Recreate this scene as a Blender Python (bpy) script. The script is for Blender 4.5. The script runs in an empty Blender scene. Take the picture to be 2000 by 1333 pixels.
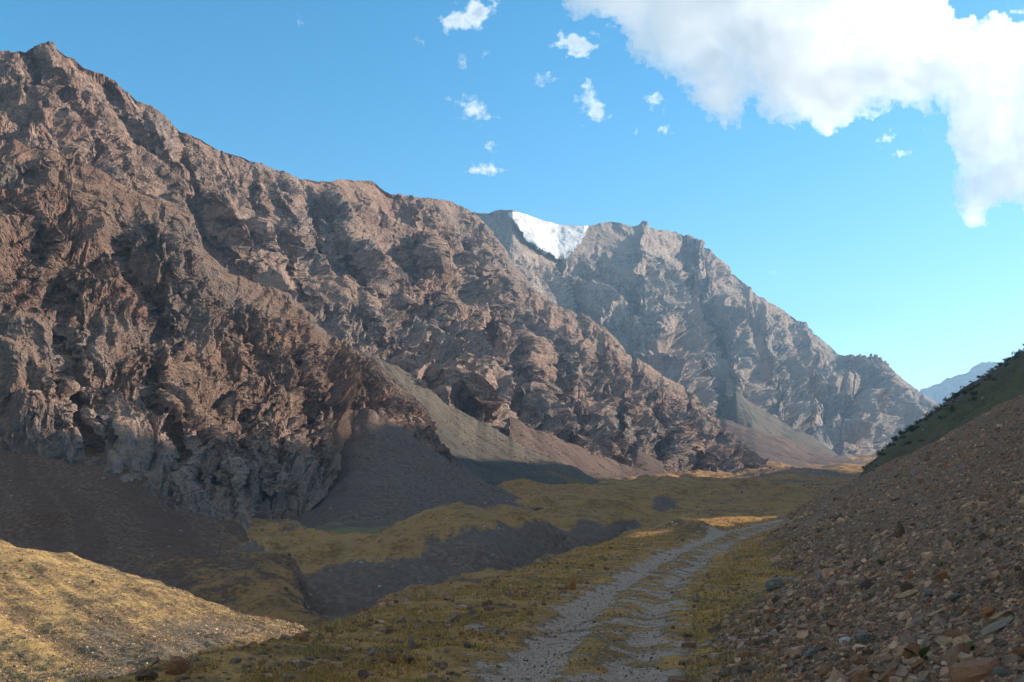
import bpy, math, time
import numpy as np
Q = 1.0                                   # mesh resolution factor
T0 = time.time()
def tick(s): print('[%.1fs] %s' % (time.time() - T0, s))
rng = np.random.default_rng(7)
sc = bpy.context.scene
COL = sc.collection
# ------------------------------------------------------------------ camera model
F = 1944.0
PITCH = math.atan((960 - 666.5) / F)
CAM = np.array([0.0, 0.0, 2.5])
cp, sp = math.cos(PITCH), math.sin(PITCH)
def W(px, py, Y):
    """world point seen at photo pixel (px, py) at forward distance Y metres"""
    u = (np.asarray(px, float) - 1000) / F
    v = (666.5 - np.asarray(py, float)) / F
    dy = cp - v * sp
    k = np.asarray(Y, float) / dy
    return np.stack([CAM[0] + u * k, CAM[1] + np.asarray(Y, float) + 0 * u, CAM[2] + (sp + v * cp) * k], -1)

# ------------------------------------------------------------------ noise
def _hash(ix, iy, iz, seed):
    h = (ix.astype(np.uint32) * np.uint32(374761393)) ^ (iy.astype(np.uint32) * np.uint32(668265263)) ^ (iz.astype(np.uint32) * np.uint32(2147483647 - 58)) ^ np.uint32(seed * 974711 + 17)
    h = (h ^ (h >> np.uint32(13))) * np.uint32(1274126177)
    h ^= h >> np.uint32(16)
    h *= np.uint32(2246822519)
    return h ^ (h >> np.uint32(15))
_G = np.array([[1,1,0],[-1,1,0],[1,-1,0],[-1,-1,0],[1,0,1],[-1,0,1],[1,0,-1],[-1,0,-1],[0,1,1],[0,-1,1],[0,1,-1],[0,-1,-1],[1,1,0],[-1,1,0],[0,-1,1],[0,-1,-1]], np.float32)
def perlin(p, seed=0):
    out = np.empty(len(p), np.float32)
    C = 120000
    for a in range(0, len(p), C):
        q = p[a:a+C].astype(np.float32)
        i = np.floor(q); f = q - i
        i = i.astype(np.int64)
        w = f * f * f * (f * (f * 6 - 15) + 10)
        r = np.zeros(len(q), np.float32)
        for dx in (0, 1):
            wx = w[:, 0] if dx else 1 - w[:, 0]
            for dy in (0, 1):
                wy = w[:, 1] if dy else 1 - w[:, 1]
                for dz in (0, 1):
                    wz = w[:, 2] if dz else 1 - w[:, 2]
                    g = _G[_hash(i[:, 0] + dx, i[:, 1] + dy, i[:, 2] + dz, seed) & np.uint32(15)]
                    d = g[:, 0] * (f[:, 0] - dx) + g[:, 1] * (f[:, 1] - dy) + g[:, 2] * (f[:, 2] - dz)
                    r += wx * wy * wz * d
        out[a:a+C] = r
    return out
def fbm(p, oct=4, seed=0, gain=.5, lac=2.03):
    s = np.zeros(len(p), np.float32); a = 1.0; q = p.astype(np.float32)
    for k in range(oct):
        s += a * perlin(q, seed + k); a *= gain; q = q * lac
    return s
def ridged(p, oct=4, seed=0, gain=.5, lac=2.07):
    """0..1-ish, sharp crests"""
    s = np.zeros(len(p), np.float32); a = 1.0; q = p.astype(np.float32); prev = 1.0; tot = 0
    for k in range(oct):
        n = 1 - np.abs(perlin(q, seed + k)) * 1.7
        n = np.clip(n, 0, 1) ** 2
        s += a * n * prev; tot += a
        prev = np.clip(n * 1.4, 0, 1); a *= gain; q = q * lac
    return s / tot
def facets(p, seed=0, tilt=1.0):
    """angular blocks: every cell gets its own height and its own tilted plane"""
    out = np.empty(len(p), np.float32)
    C = 60000
    for a in range(0, len(p), C):
        q = p[a:a+C].astype(np.float32)
        i = np.floor(q).astype(np.int64); f = q - i
        best = np.full(len(q), 9e9, np.float32); val = np.zeros(len(q), np.float32)
        for dx in (-1, 0, 1):
            for dy in (-1, 0, 1):
                for dz in (-1, 0, 1):
                    h = _hash(i[:, 0] + dx, i[:, 1] + dy, i[:, 2] + dz, seed)
                    h2 = h * np.uint32(2654435761); h2 ^= h2 >> np.uint32(15)
                    ox = (h & np.uint32(1023)).astype(np.float32) / 1023; oy = ((h >> np.uint32(10)) & np.uint32(1023)).astype(np.float32) / 1023; oz = ((h >> np.uint32(20)) & np.uint32(1023)).astype(np.float32) / 1023
                    ex = dx + ox - f[:, 0]; ey = dy + oy - f[:, 1]; ez = dz + oz - f[:, 2]
                    d = ex * ex + ey * ey + ez * ez
                    gx = (h2 & np.uint32(255)).astype(np.float32) / 127.5 - 1; gy = ((h2 >> np.uint32(8)) & np.uint32(255)).astype(np.float32) / 127.5 - 1; gz = ((h2 >> np.uint32(16)) & np.uint32(255)).astype(np.float32) / 127.5 - 1; hh = ((h2 >> np.uint32(24)) & np.uint32(255)).astype(np.float32) / 127.5 - 1
                    m = d < best
                    best = np.where(m, d, best)
                    val = np.where(m, hh * .5 + tilt * (gx * ex + gy * ey + gz * ez), val)
        out[a:a+C] = val
    return out

# ------------------------------------------------------------------ mesh helpers
def mesh_obj(name, verts, faces, mat=None, smooth=False, attrs=None, parent=None):
    """faces: (n,3) or (n,4) int array"""
    me = bpy.data.meshes.new(name)
    verts = np.ascontiguousarray(verts, np.float32); faces = np.ascontiguousarray(faces, np.int32)
    k = faces.shape[1]
    me.vertices.add(len(verts)); me.vertices.foreach_set('co', verts.ravel())
    me.loops.add(faces.size); me.loops.foreach_set('vertex_index', faces.ravel())
    me.polygons.add(len(faces)); me.polygons.foreach_set('loop_start', np.arange(0, faces.size, k, dtype=np.int32))
    try: me.polygons.foreach_set('loop_total', np.full(len(faces), k, np.int32))
    except Exception: pass
    me.update(calc_edges=True)
    if smooth: me.shade_smooth()
    else: me.shade_flat()
    for an, av in (attrs or {}).items():
        at = me.attributes.new(an, 'FLOAT', 'POINT'); at.data.foreach_set('value', np.ascontiguousarray(av, np.float32).ravel())
    if mat: me.materials.append(mat)
    o = bpy.data.objects.new(name, me); COL.objects.link(o)
    if parent: o.parent = parent
    return o
def grid_faces(nr, nc):
    i = np.arange(nr * nc).reshape(nr, nc)
    return np.stack([i[:-1, :-1], i[:-1, 1:], i[1:, 1:], i[1:, :-1]], -1).reshape(-1, 4)
def structure(o): o['kind'] = 'structure'; return o
def stuff(o): o['kind'] = 'stuff'; return o
def tag(o, label, cat, group=None):
    o['label'] = label; o['category'] = cat
    if group: o['group'] = group
    return o
def curve(c, px, key=None):
    """c: list of (px, py[, Y]); missing Y are interpolated"""
    X = np.array([q[0] for q in c], float); P = np.array([q[1] for q in c], float)
    xy = np.array([(q[0], q[2]) for q in c if len(q) > 2], float)
    return np.interp(px, X, P), np.interp(px, xy[:, 0], xy[:, 1])
def smooth_v(P, k):
    """smooth along rows keeping both ends"""
    if k < 2: return P
    ker = np.hanning(2 * k + 3)[1:-1]; ker /= ker.sum(); n = len(ker) // 2
    lo = 2 * P[:1] - P[n:0:-1]; hi = 2 * P[-1:] - P[-2:-n-2:-1]
    E = np.concatenate([lo, P, hi], 0)
    C = np.cumsum(E, 0) if False else None
    out = np.zeros_like(P)
    for j, w in enumerate(ker): out += w * E[j:j + len(P)]
    return out
def smooth_u(P, k):
    return smooth_v(P.swapaxes(0, 1), k).swapaxes(0, 1)
def loft(px, curves, rows, sv=0, su=0):
    """curves front to back; linear between them in the world, then smoothed. Returns (nr,nc,3)"""
    cs = [W(px, *curve(c, px)) for c in curves]
    out = []
    for j in range(len(cs) - 1):
        n = rows[j]
        t = (np.arange(n) / n)[:, None, None]
        out.append(cs[j][None] * (1 - t) + cs[j + 1][None] * t)
    out.append(cs[-1][None])
    P = np.concatenate(out, 0)
    if sv: P = smooth_v(P, sv)
    if su: P = smooth_u(P, su)
    return P
def normals(P):
    du = np.gradient(P, axis=1); dv = np.gradient(P, axis=0)
    n = np.cross(du, dv); n /= np.linalg.norm(n, axis=-1, keepdims=True) + 1e-9
    return n
def add_back(P, rows, back):
    """append rows that fall away behind the last row: back = list of (dY, dz)"""
    L = [P]; base = P[-1]
    prev = base
    for (dy, dz), n in zip(back, rows):
        tgt = base + np.array([0, dy, dz]) + np.outer(dy / base[:, 1], [1, 0, 0]) * base[:, :1]
        for k in range(1, n + 1):
            L.append((prev + (tgt - prev) * k / n)[None])
        prev = tgt
    return np.concatenate(L, 0)

# ------------------------------------------------------------------ materials
def new_mat(name):
    m = bpy.data.materials.new(name); m.use_nodes = True
    nt = m.node_tree; b = nt.nodes['Principled BSDF']
    b.inputs['Roughness'].default_value = .95
    b.inputs['Specular IOR Level'].default_value = .15
    return m, nt, b
class NT:
    """small node-tree helper"""
    def __init__(s, nt): s.nt = nt; s.geo = nt.nodes.new('ShaderNodeNewGeometry'); s.pos = s.geo.outputs['Position']
    def n(s, t, **k):
        x = s.nt.nodes.new(t)
        for a, b in k.items(): setattr(x, a, b)
        return x
    def link(s, a, b): s.nt.links.new(a, b)
    def put(s, sock, v):
        if isinstance(v, bpy.types.NodeSocket): s.link(v, sock)
        elif v is not None: sock.default_value = v
    def math(s, op, a, b=None, c=None, clamp=False):
        x = s.n('ShaderNodeMath', operation=op, use_clamp=clamp)
        s.put(x.inputs[0], a); s.put(x.inputs[1], b); s.put(x.inputs[2], c)
        return x.outputs[0]
    def vmul(s, v, xyz):
        x = s.n('ShaderNodeVectorMath', operation='MULTIPLY'); s.put(x.inputs[0], v); x.inputs[1].default_value = xyz
        return x.outputs[0]
    def noise(s, scale, detail=4, rough=.55, vec=None, dist=0.0, out=0):
        x = s.n('ShaderNodeTexNoise'); s.put(x.inputs['Vector'], vec or s.pos)
        x.inputs['Scale'].default_value = scale; x.inputs['Detail'].default_value = detail; x.inputs['Roughness'].default_value = rough; x.inputs['Distortion'].default_value = dist
        return x.outputs[out]
    def vor(s, scale, vec=None, feature='F1', out='Distance', rnd=1.0):
        x = s.n('ShaderNodeTexVoronoi', feature=feature); s.put(x.inputs['Vector'], vec or s.pos); x.inputs['Scale'].default_value = scale; x.inputs['Randomness'].default_value = rnd
        return x.outputs[out]
    def ramp(s, fac, stops, interp='LINEAR'):
        x = s.n('ShaderNodeValToRGB'); r = x.color_ramp; r.interpolation = interp
        while len(r.elements) < len(stops): r.elements.new(.5)
        for e, (p, c) in zip(r.elements, stops):
            e.position = p; e.color = (c[0], c[1], c[2], 1) if not isinstance(c, (int, float)) else (c, c, c, 1)
        s.put(x.inputs[0], fac); return x.outputs[0]
    def step(s, v, lo, hi):
        x = s.n('ShaderNodeMapRange', interpolation_type='SMOOTHSTEP'); s.put(x.inputs[0], v)
        x.inputs[1].default_value = lo; x.inputs[2].default_value = hi; return x.outputs[0]
    def mix(s, fac, a, b, mode='MIX'):
        x = s.n('ShaderNodeMix', data_type='RGBA', blend_type=mode)
        s.put(x.inputs[0], fac); 
        for i, v in ((6, a), (7, b)):
            if isinstance(v, tuple): v = (v[0], v[1], v[2], 1)
            s.put(x.inputs[i], v)
        return x.outputs[2]
    def attr(s, name):
        x = s.n('ShaderNodeAttribute', attribute_name=name); return x.outputs['Fac']
    def bump(s, h, dist, strength=1.0, normal=None):
        x = s.n('ShaderNodeBump'); s.put(x.inputs['Height'], h); x.inputs['Distance'].default_value = dist; x.inputs['Strength'].default_value = strength
        if normal: s.link(normal, x.inputs['Normal'])
        return x.outputs[0]
    def sep(s, v):
        x = s.n('ShaderNodeSeparateXYZ'); s.put(x.inputs[0], v); return x.outputs

def rock_mat(name, k, dark, mid, pale, red, dirt, dirt_lo=.62, dirt_hi=.82):
    """cliff rock; k = size of the large patches in metres. Attributes: pale, dirt"""
    m, nt, b = new_mat(name); t = NT(nt)
    big = t.noise(1 / k, 5, .6, dist=.6); med = t.noise(5 / k, 6, .65, dist=.8); fine = t.noise(28 / k, 8, .72)
    v = t.math('MULTIPLY_ADD', med, .5, t.math('MULTIPLY', fine, .5))
    c = t.ramp(v, [(.38, tuple(x * .7 for x in dark)), (.5, mid), (.61, tuple(x * 1.6 for x in mid))])
    rm = t.step(t.math('ADD', t.noise(1.7 / k, 6, .68, dist=1.2, vec=t.vmul(t.pos, (1, 1, .45))), 0), .52, .64)
    c = t.mix(t.math('MULTIPLY', rm, .75), c, t.mix(fine, red, tuple(x * 1.7 for x in red)))
    stk = t.noise(16 / k, 6, .7, vec=t.vmul(t.pos, (1, 1, .16)), dist=.5)
    c = t.mix(t.step(stk, .40, .60), t.mix(.55, c, dark), c)
    c = t.mix(t.math('MULTIPLY', t.step(stk, .56, .66), .55), c, tuple(.6 * x + .4 * y for x, y in zip(mid, pale)))
    c = t.mix(t.math('MULTIPLY', t.step(t.noise(.55 / k, 4, .6), .47, .58), .5), c, t.mix(fine, tuple(.55 * sum(mid) / 3 * q for q in (1.0, .97, .97)), tuple(1.25 * sum(mid) / 3 * q for q in (1.0, .97, .95))))
    pm = t.math('ADD', t.attr('pale'), t.math('MULTIPLY_ADD', t.math('ADD', med, fine), .9, -.9))
    pm = t.math('MULTIPLY', t.step(pm, .22, .75), .85)
    c = t.mix(pm, c, t.ramp(fine, [(.34, tuple(x * .45 for x in pale)), (.55, pale), (.7, tuple(x * 1.3 for x in pale))]))
    bands = t.noise(20 / k, 5, .7, vec=t.vmul(t.pos, (1.6, 1.0, .28)), dist=.4)
    c = t.mix(t.math('MULTIPLY', t.step(bands, .5, .62), .35), c, tuple(x * 1.5 for x in mid))
    nz = t.sep(t.geo.outputs['Normal'])[2]
    dm = t.step(t.math('ADD', t.math('ADD', nz, t.math('MULTIPLY_ADD', med, .3, -.15)), t.attr('dirt')), dirt_lo, dirt_hi)
    c = t.mix(t.math('MULTIPLY', dm, .85), c, t.mix(fine, tuple(x * .75 for x in dirt), tuple(x * 1.25 for x in dirt)))
    nt.links.new(c, b.inputs['Base Color'])
    h = t.math('ADD', t.noise(40 / k, 8, .75), t.math('MULTIPLY', t.vor(60 / k), .5))
    nt.links.new(t.bump(h, k * .03, .9), b.inputs['Normal'])
    return m
def soil_mat(name, k, scree1, scree2, grass1, grass2, speck=.5, specksize=1.0, bumpd=.3):
    """loose slope / turf; attribute grass 0..1, tone -1..1"""
    m, nt, b = new_mat(name); t = NT(nt)
    big = t.noise(1 / k, 5, .6); med = t.noise(6 / k, 6, .65); fine = t.noise(45 / k, 7, .75)
    v = t.math('ADD', t.math('MULTIPLY', big, .5), t.math('MULTIPLY', med, .5))
    s = t.mix(t.step(t.math('ADD', v, t.attr('tone')), .4, .6), scree1, scree2)
    s = t.mix(t.step(fine, .42, .62), tuple(x * .72 for x in scree1), s)
    # pale stones lying about
    sp_ = t.vor(1 / specksize); r = t.sep(t.vor(1 / specksize, out='Color'))
    st = t.math('MULTIPLY', t.math('LESS_THAN', sp_, t.math('MULTIPLY', r[0], .34)), t.math('GREATER_THAN', r[1], 1 - speck))
    g = t.mix(t.step(t.math('ADD', med, t.math('MULTIPLY', fine, 1.2)), .92, 1.22), grass1, grass2)
    g = t.mix(t.math('MULTIPLY', t.step(t.noise(16 / k, 5, .7), .48, .62), .6), g, t.mix(.5, scree2, grass2))
    gm = t.step(t.math('ADD', t.attr('grass'), t.math('MULTIPLY_ADD', t.math('ADD', med, t.math('MULTIPLY', fine, .8)), .9, -.81)), .35, .62)
    c = t.mix(gm, s, g)
    c = t.mix(t.math('MULTIPLY', st, .8), c, t.mix(r[2], (.13, .11, .09), (.40, .36, .32)))
    nt.links.new(c, b.inputs['Base Color'])
    h = t.math('ADD', fine, t.math('MULTIPLY', t.noise(160 / k, 4, .7), .4))
    nt.links.new(t.bump(h, bumpd, .8), b.inputs['Normal'])
    return m
tick('start')
# ------------------------------------------------------------------ rock relief
def rock_relief(P, s, seed, shear=.25, amp=1.0, vert=.38, gul=1.0, edge=None, crest_row=0, strike=None, lam=None, bamp=.30, smooth0=.42):
    """displace grid P (nr,nc,3) along its normals; s = size of the main ribs in metres"""
    nr, nc = P.shape[:2]
    N = normals(P).reshape(-1, 3)
    p = P.reshape(-1, 3)
    mr = P[int(nr * .4)]; arc = np.concatenate([[0], np.cumsum(np.hypot(*np.diff(mr[:, :2], axis=0).T))])
    A_ = np.broadcast_to(arc, (nr, nc)).reshape(-1) + shear * p[:, 2]                           # along the wall
    N_ = np.hypot(P[..., 0] - P[:1, :, 0], P[..., 1] - P[:1, :, 1]).reshape(-1)                 # into the wall
    q = np.stack([A_, .38 * N_, p[:, 2] * vert], -1)
    w = np.stack([fbm(p / (1.6 * s), 3, seed + 50), fbm(p / (1.6 * s), 3, seed + 60), np.zeros(len(p), np.float32)], -1) * s * .45
    q = q + w
    rib = ridged(q / (2.1 * s), 5, seed, gain=.46) - .36                     # sharp ribs
    gu = np.abs(fbm(q / (1.3 * s), 3, seed + 7)); gu = -np.exp(-(gu / .07) ** 2)  # narrow gullies
    mid = fbm(q / (.55 * s) * np.array([1, 1, 1.3]), 5, seed + 20, gain=.6)
    qf = q.copy(); qf[:, 2] *= .55
    m2 = ridged(qf / (.46 * s) + .25 * mid[:, None], 4, seed + 33, gain=.55) - .36
    fl = ridged(qf / (.17 * s) + .3 * mid[:, None], 3, seed + 37, gain=.6) - .36
    st = np.stack([A_ + .3 * p[:, 2] + .15 * w[:, 0], .3 * N_, .25 * p[:, 2] + .3 * w[:, 1]], -1)
    strat = fbm(st / (.16 * s), 3, seed + 40, gain=.6)
    qq = np.stack([A_, .34 * N_, p[:, 2] * .34 + .12 * A_], -1)
    f1 = facets(qq / (.34 * s) + .2 * mid[:, None], seed + 1); f2 = facets(qq / (.14 * s) + .2 * mid[:, None], seed + 2);
    sc_ = (A_ + .38 * p[:, 2] + .05 * s * mid + .22 * w[:, 0]) / (.12 * s); saw = (sc_ - np.floor(sc_)) - .5; sc2 = sc_ * 2.7 + .25 * mid; saw2 = (sc2 - np.floor(sc2)) - .5
    grit = np.random.default_rng(seed).normal(size=len(p)).astype(np.float32)
    f3 = facets(p / np.array([.07, .07, .06]) / s, seed + 3)
    big = .26 * rib + .12 * gul * gu; small = .034 * mid + .10 * m2 + .085 * fl + .030 * strat + .055 * f1 + .040 * f2 + .022 * f3 + (.005 * saw + .004 * saw2) * np.clip(1 + 2.5 * strat, 0, 2) + .0046 * grit
    if strike is not None:                         # buttresses with broad faces, split by gullies
        a = A_ + .3 * shear * p[:, 2]
        wl = fbm(p * np.array([1, 1, .32]) / (2.2 * lam), 3, seed + 81); wl2 = fbm(p * np.array([1, 1, .35]) / (.8 * lam), 3, seed + 86)
        def tri(c, sk):                            # saw-toothed section: long flank one side, short flank the other
            f = c - np.floor(c); return np.where(f < sk, f / sk, (1 - f) / (1 - sk))
        ga = .55 + .9 * np.clip(fbm(p / (2.4 * lam), 2, seed + 91) + .3, 0, 1)
        b1 = tri(a / lam + 1.1 * wl, .62) - .5; b2 = tri(a / (.37 * lam) + 1.7 * wl + .3 * wl2 + .37, .6) - .5; b3 = tri(a / (.14 * lam) + 3.0 * wl + .6 * wl2, .6) - .5
        big = big + lam / s * bamp * (ga * b1); 
        ga2 = np.clip(fbm(p * np.array([1, 1, .5]) / (.9 * lam), 2, seed + 95) + .45, 0, 1); ga3 = np.clip(fbm(p * np.array([1, 1, .5]) / (.45 * lam), 2, seed + 97) + .4, 0, 1)
        small = small + lam / s * bamp * (.56 * ga2 * b2 + .15 * ga3 * b3)
    if crest_row:                                  # the skyline itself is already traced: only small teeth there
        r = np.arange(nr)
        k = np.broadcast_to(np.interp(r, [0, crest_row * .7, crest_row, nr], [1, 1, .14, .14])[:, None], (nr, nc)).reshape(-1)
        k2 = np.broadcast_to(np.interp(r, [0, crest_row * .8, crest_row, nr], [1, 1, .38, .34])[:, None], (nr, nc)).reshape(-1)
        kb = np.broadcast_to(np.interp(r, [0, crest_row * .04, crest_row * .22], [.25, .35, 1])[:, None], (nr, nc)).reshape(-1)
        big = big * k * kb; small = small * k2 * (.3 + .7 * kb)
    rz = fbm(p * np.array([1, 1, .6]) / (1.1 * s) + 17.3, 4, seed + 71, gain=.6); rough = smooth0 + .78 * np.clip(.5 + 1.6 * rz, 0, 1)
    rock_relief.calm = np.clip(.5 - 2.2 * rz, 0, 1).reshape(nr, nc)
    d = s * amp * (big + .95 * rough * small)
    if edge is not None: d = d * edge.reshape(-1)
    D = N * d[:, None]
    D[:, 2] *= .75
    return (p + D).reshape(P.shape), d.reshape(nr, nc)
def sculpt(P, PX_, PY_, feats, seed):
    """cut gullies (depth > 0) and raise ribs (depth < 0), metres, along traced courses"""
    sh = PX_.shape; q = np.stack([PX_, PY_, 0 * PX_], -1).reshape(-1, 3)
    wx = (9 * fbm(q / 45, 3, seed) + 4 * fbm(q / 14, 3, seed + 4)).reshape(sh); wy = (6 * fbm(q / 40, 3, seed + 9)).reshape(sh)
    X, Yv = PX_ + wx, PY_ + wy; mod = (1 + .8 * fbm(q / 60, 3, seed + 15)).reshape(sh)
    dY = np.zeros(sh)
    for pts, w, dep in feats:
        best = np.full(sh, 1e9); along = np.zeros(sh); L = np.cumsum([0] + [math.hypot(b[0] - a[0], b[1] - a[1]) for a, b in zip(pts[:-1], pts[1:])])
        for k, ((x0, y0), (x1, y1)) in enumerate(zip(pts[:-1], pts[1:])):
            dx, dy = x1 - x0, y1 - y0; t = np.clip(((X - x0) * dx + (Yv - y0) * dy) / (dx * dx + dy * dy), 0, 1)
            d = np.hypot(X - x0 - t * dx, (Yv - y0 - t * dy)); m = d < best
            best = np.where(m, d, best); along = np.where(m, (L[k] + t * (L[k + 1] - L[k])) / L[-1], along)
        ww = w * (.55 + .9 * along) if dep > 0 else w
        v = np.clip(1 - best / ww, 0, 1); v = v * (1 - .3 * v)
        dY += dep * v / .7 * mod * np.clip(4 * along + .3, 0, 1)
    ray = (P - CAM); n = np.linalg.norm(ray, axis=-1, keepdims=True)
    return P + ray / n * dY[..., None]
def cols(a, b, step): return np.linspace(a, b, int((b - a) / step * Q) + 1)
def R(n): return max(2, int(n * Q))
PX = lambda n: 1.953 * n                         # photo pixels per render pixel

ROCK = rock_mat('cliff_rock', 60, (0.079, 0.052, 0.042), (0.200, 0.131, 0.100), (0.372, 0.286, 0.247), (0.186, 0.092, 0.067), (0.316, 0.197, 0.122))
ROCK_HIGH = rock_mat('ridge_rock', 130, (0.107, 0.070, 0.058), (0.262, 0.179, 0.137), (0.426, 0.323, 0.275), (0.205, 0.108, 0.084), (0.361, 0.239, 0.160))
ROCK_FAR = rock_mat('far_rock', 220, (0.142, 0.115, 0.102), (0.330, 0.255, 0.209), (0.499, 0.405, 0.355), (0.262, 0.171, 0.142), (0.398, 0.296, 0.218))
SCREE = soil_mat('scree_soil', 60, (0.141, 0.076, 0.048), (0.202, 0.115, 0.072), (0.178, 0.086, 0.027), (0.338, 0.168, 0.050), speck=.05, specksize=2.2, bumpd=.5)
SCREE_GREY = soil_mat('grey_scree_soil', 80, (0.096, 0.082, 0.064), (0.165, 0.129, 0.091), (0.121, 0.084, 0.033), (0.150, 0.102, 0.041), speck=.02, specksize=3, bumpd=.6)
SCREE_RED = soil_mat('red_scree_soil', 80, (0.143, 0.092, 0.071), (0.192, 0.135, 0.097), (0.148, 0.115, 0.046), (0.186, 0.142, 0.059), speck=.04, specksize=2.6, bumpd=.6)
TURF = soil_mat('valley_turf', 70, (.185, .125, .092), (.275, .190, .138), (.192, .094, .030), (.385, .205, .066), speck=.06, specksize=2.0, bumpd=.5)

# ---- the big mountain: upper wall with the skyline
px = cols(-330, 1512, 1.45)
crest = [(-330,70,800),(-100,95),(0,100,870),(22,102),(35,94),(50,99),(70,92),(92,86),(104,84,900),(112,96),(128,108),(145,113),(165,130),(190,138),(210,150),(230,165),(262,190),(300,215),(350,255,1080),(390,270),(430,295),(470,305),(510,320),(545,336),(570,347,1250),(620,352),(660,350),(700,352,1400),(724,350),(745,366),(760,375),(800,385),(850,388,1600),(880,393),(900,405),(930,418,1800),(945,434),(960,455),(980,480),(1000,512),(1040,560),(1070,585),(1100,600,1900),(1140,617),(1165,628),(1185,640),(1215,680),(1250,705),(1300,735),(1340,760,1800),(1380,800),(1400,825),(1430,850),(1460,868),(1490,900,1700),(1512,918)]
base = [(-330,860,500),(0,840,500),(350,900,600),(690,870,750),(800,868,795),(870,875,825),(1002,888,922),(1100,912,970),(1210,942,1068),(1300,960,1140),(1380,975,1240),(1490,952,1590),(1512,940,1670)]
def face(px, base, crest, nr, p=1.0, q=1.25):
    yb, Yb = curve(base, px); yc, Yc = curve(crest, px)
    t = np.linspace(0, 1, nr)[:, None]
    face.py = yb + (yc - yb) * t ** p; face.px = np.broadcast_to(px, face.py.shape)
    return W(np.broadcast_to(px, (nr, len(px))), yb + (yc - yb) * t ** p, Yb + (Yc - Yb) * t ** q), t
P, t = face(px, base, crest, R(620), q=1.2)
# depth sculpting along the slope: buttresses and hollows at a scale the noise cannot place
P = sculpt(P, face.px, face.py, [
    ([(345,262),(352,310),(366,360),(392,425),(425,475),(470,520)], 26, 42), ([(205,150),(232,215),(250,270),(300,330),(330,372)], 24, 34), ([(500,345),(492,395),(480,430),(500,470),(540,520)], 22, 34),
    ([(600,375),(612,430),(605,490),(640,545),(690,590)], 28, 46), ([(735,400),(745,460),(790,540),(798,590),(830,650),(860,700)], 30, 52), ([(880,430),(905,520),(955,620),(950,680),(975,760),(985,830)], 32, 62),
    ([(1010,540),(1050,640),(1085,730),(1105,850)], 26, 52), ([(1130,630),(1168,720),(1185,800),(1192,890)], 22, 46), ([(1225,700),(1262,780),(1278,900)], 20, 44), ([(1330,765),(1352,830),(1366,925)], 18, 44), ([(1400,840),(1420,880),(1432,930)], 14, 30), ([(60,110),(90,180),(150,250),(170,290)], 26, 34),
    ([(300,225),(322,290),(345,350),(372,400)], 20, -30), ([(560,355),(575,420),(590,470)], 24, -34), ([(660,360),(672,430),(690,500),(730,560)], 26, -40), ([(810,395),(850,490),(880,570),(915,680),(930,760)], 26, -44), ([(930,430),(990,530),(1010,600),(1035,700),(1060,800)], 22, -44), ([(1100,615),(1140,720),(1150,830)], 20, -40), ([(1190,660),(1225,760),(1240,870)], 20, -44), ([(1290,745),(1315,830),(1330,900)], 18, -40), ([(560,490),(650,560),(760,640),(880,730),(935,780)], 34, -40)], 911)
g = np.broadcast_to(px, P.shape[:2])
P = add_back(P, [8, 6], [(70, -30), (400, -420)])
P2, d = rock_relief(P, 92, 11, shear=.22, crest_row=len(t), strike=(.38, .92), lam=112, bamp=.38)
pale = .30 + .0 * d
PXg = np.broadcast_to(px, d.shape); tv = np.concatenate([t[:, 0], np.ones(14)])[:, None] + 0 * d
pale = .22 + .25 * np.exp(-((PXg - 870) / 200) ** 2 - ((tv - .3) / .3) ** 2) + .16 * np.exp(-((PXg - 560) / 140) ** 2 - ((tv - .75) / .25) ** 2)
o = structure(mesh_obj('mountain', P2.reshape(-1, 3), grid_faces(*d.shape), ROCK_HIGH, attrs={'pale': pale, 'dirt': .16 * rock_relief.calm - .05}))
o['label'] = 'tall brown rock mountain with a jagged crest'
tick('mountain')
# ---- its lower wall, a dark cliff standing in front
px = cols(-330, 848, 1.3)
crest = [(-330,225,560),(0,275,580),(30,272),(60,285),(100,290),(130,305),(165,320),(200,335),(250,365),(290,385),(330,400),(360,430),(385,470),(415,500),(450,530),(520,558),(570,575,640),(620,635),(660,665),(720,692,700),(770,738),(815,775),(830,792,700),(848,835)]
base = [(-330,860,392),(0,885,386),(100,905),(150,942,383),(230,955),(300,1003),(350,1038,376),(420,1055),(490,1062,376),(560,1040,392),(640,965,447),(668,880,520),(690,820,600),(722,815,606),(780,850,596),(848,850,620)]
P, t = face(px, base, crest, R(640), q=1.15)
P = sculpt(P, face.px, face.py, [
    ([(120,640),(140,720),(150,790),(175,870)], 18, 12), ([(300,720),(335,830),(360,880),(400,960)], 18, 12.8), ([(385,790),(395,850),(420,900),(450,1000)], 26, 11.2), ([(470,640),(480,720),(478,800),(485,900)], 12, 8.2), ([(560,640),(585,740),(600,830),(610,900)], 16, 9.8), ([(220,420),(250,520),(300,600),(330,680)], 22, 12.8), ([(60,400),(90,500),(120,580)], 24, 13.5), ([(400,560),(450,640),(520,720)], 18, 10.5),
    ([(505,770),(515,830),(530,900),(540,960)], 13, -5.9), ([(150,690),(200,780),(240,860),(290,940)], 22, -5.9), ([(350,430),(385,520),(430,620),(480,690)], 20, -6.3), ([(270,380),(320,480),(380,580)], 22, -6.3), ([(440,800),(455,880),(470,960)], 14, -4.5), ([(620,720),(635,800),(640,880)], 16, -5.9), ([(60,690),(110,760),(130,820)], 18, -5.4)], 931)
P = add_back(P, [10, 4], [(150, -14), (260, -160)])
P2, d = rock_relief(P, 52, 23, shear=-.22, vert=.30, gul=1.3, amp=.72, crest_row=len(t), strike=(.75, .66), lam=44, bamp=.30, smooth0=.62)
PXg = np.broadcast_to(px, d.shape); tv = np.concatenate([t[:, 0], np.ones(14)])[:, None] + 0 * d
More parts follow.
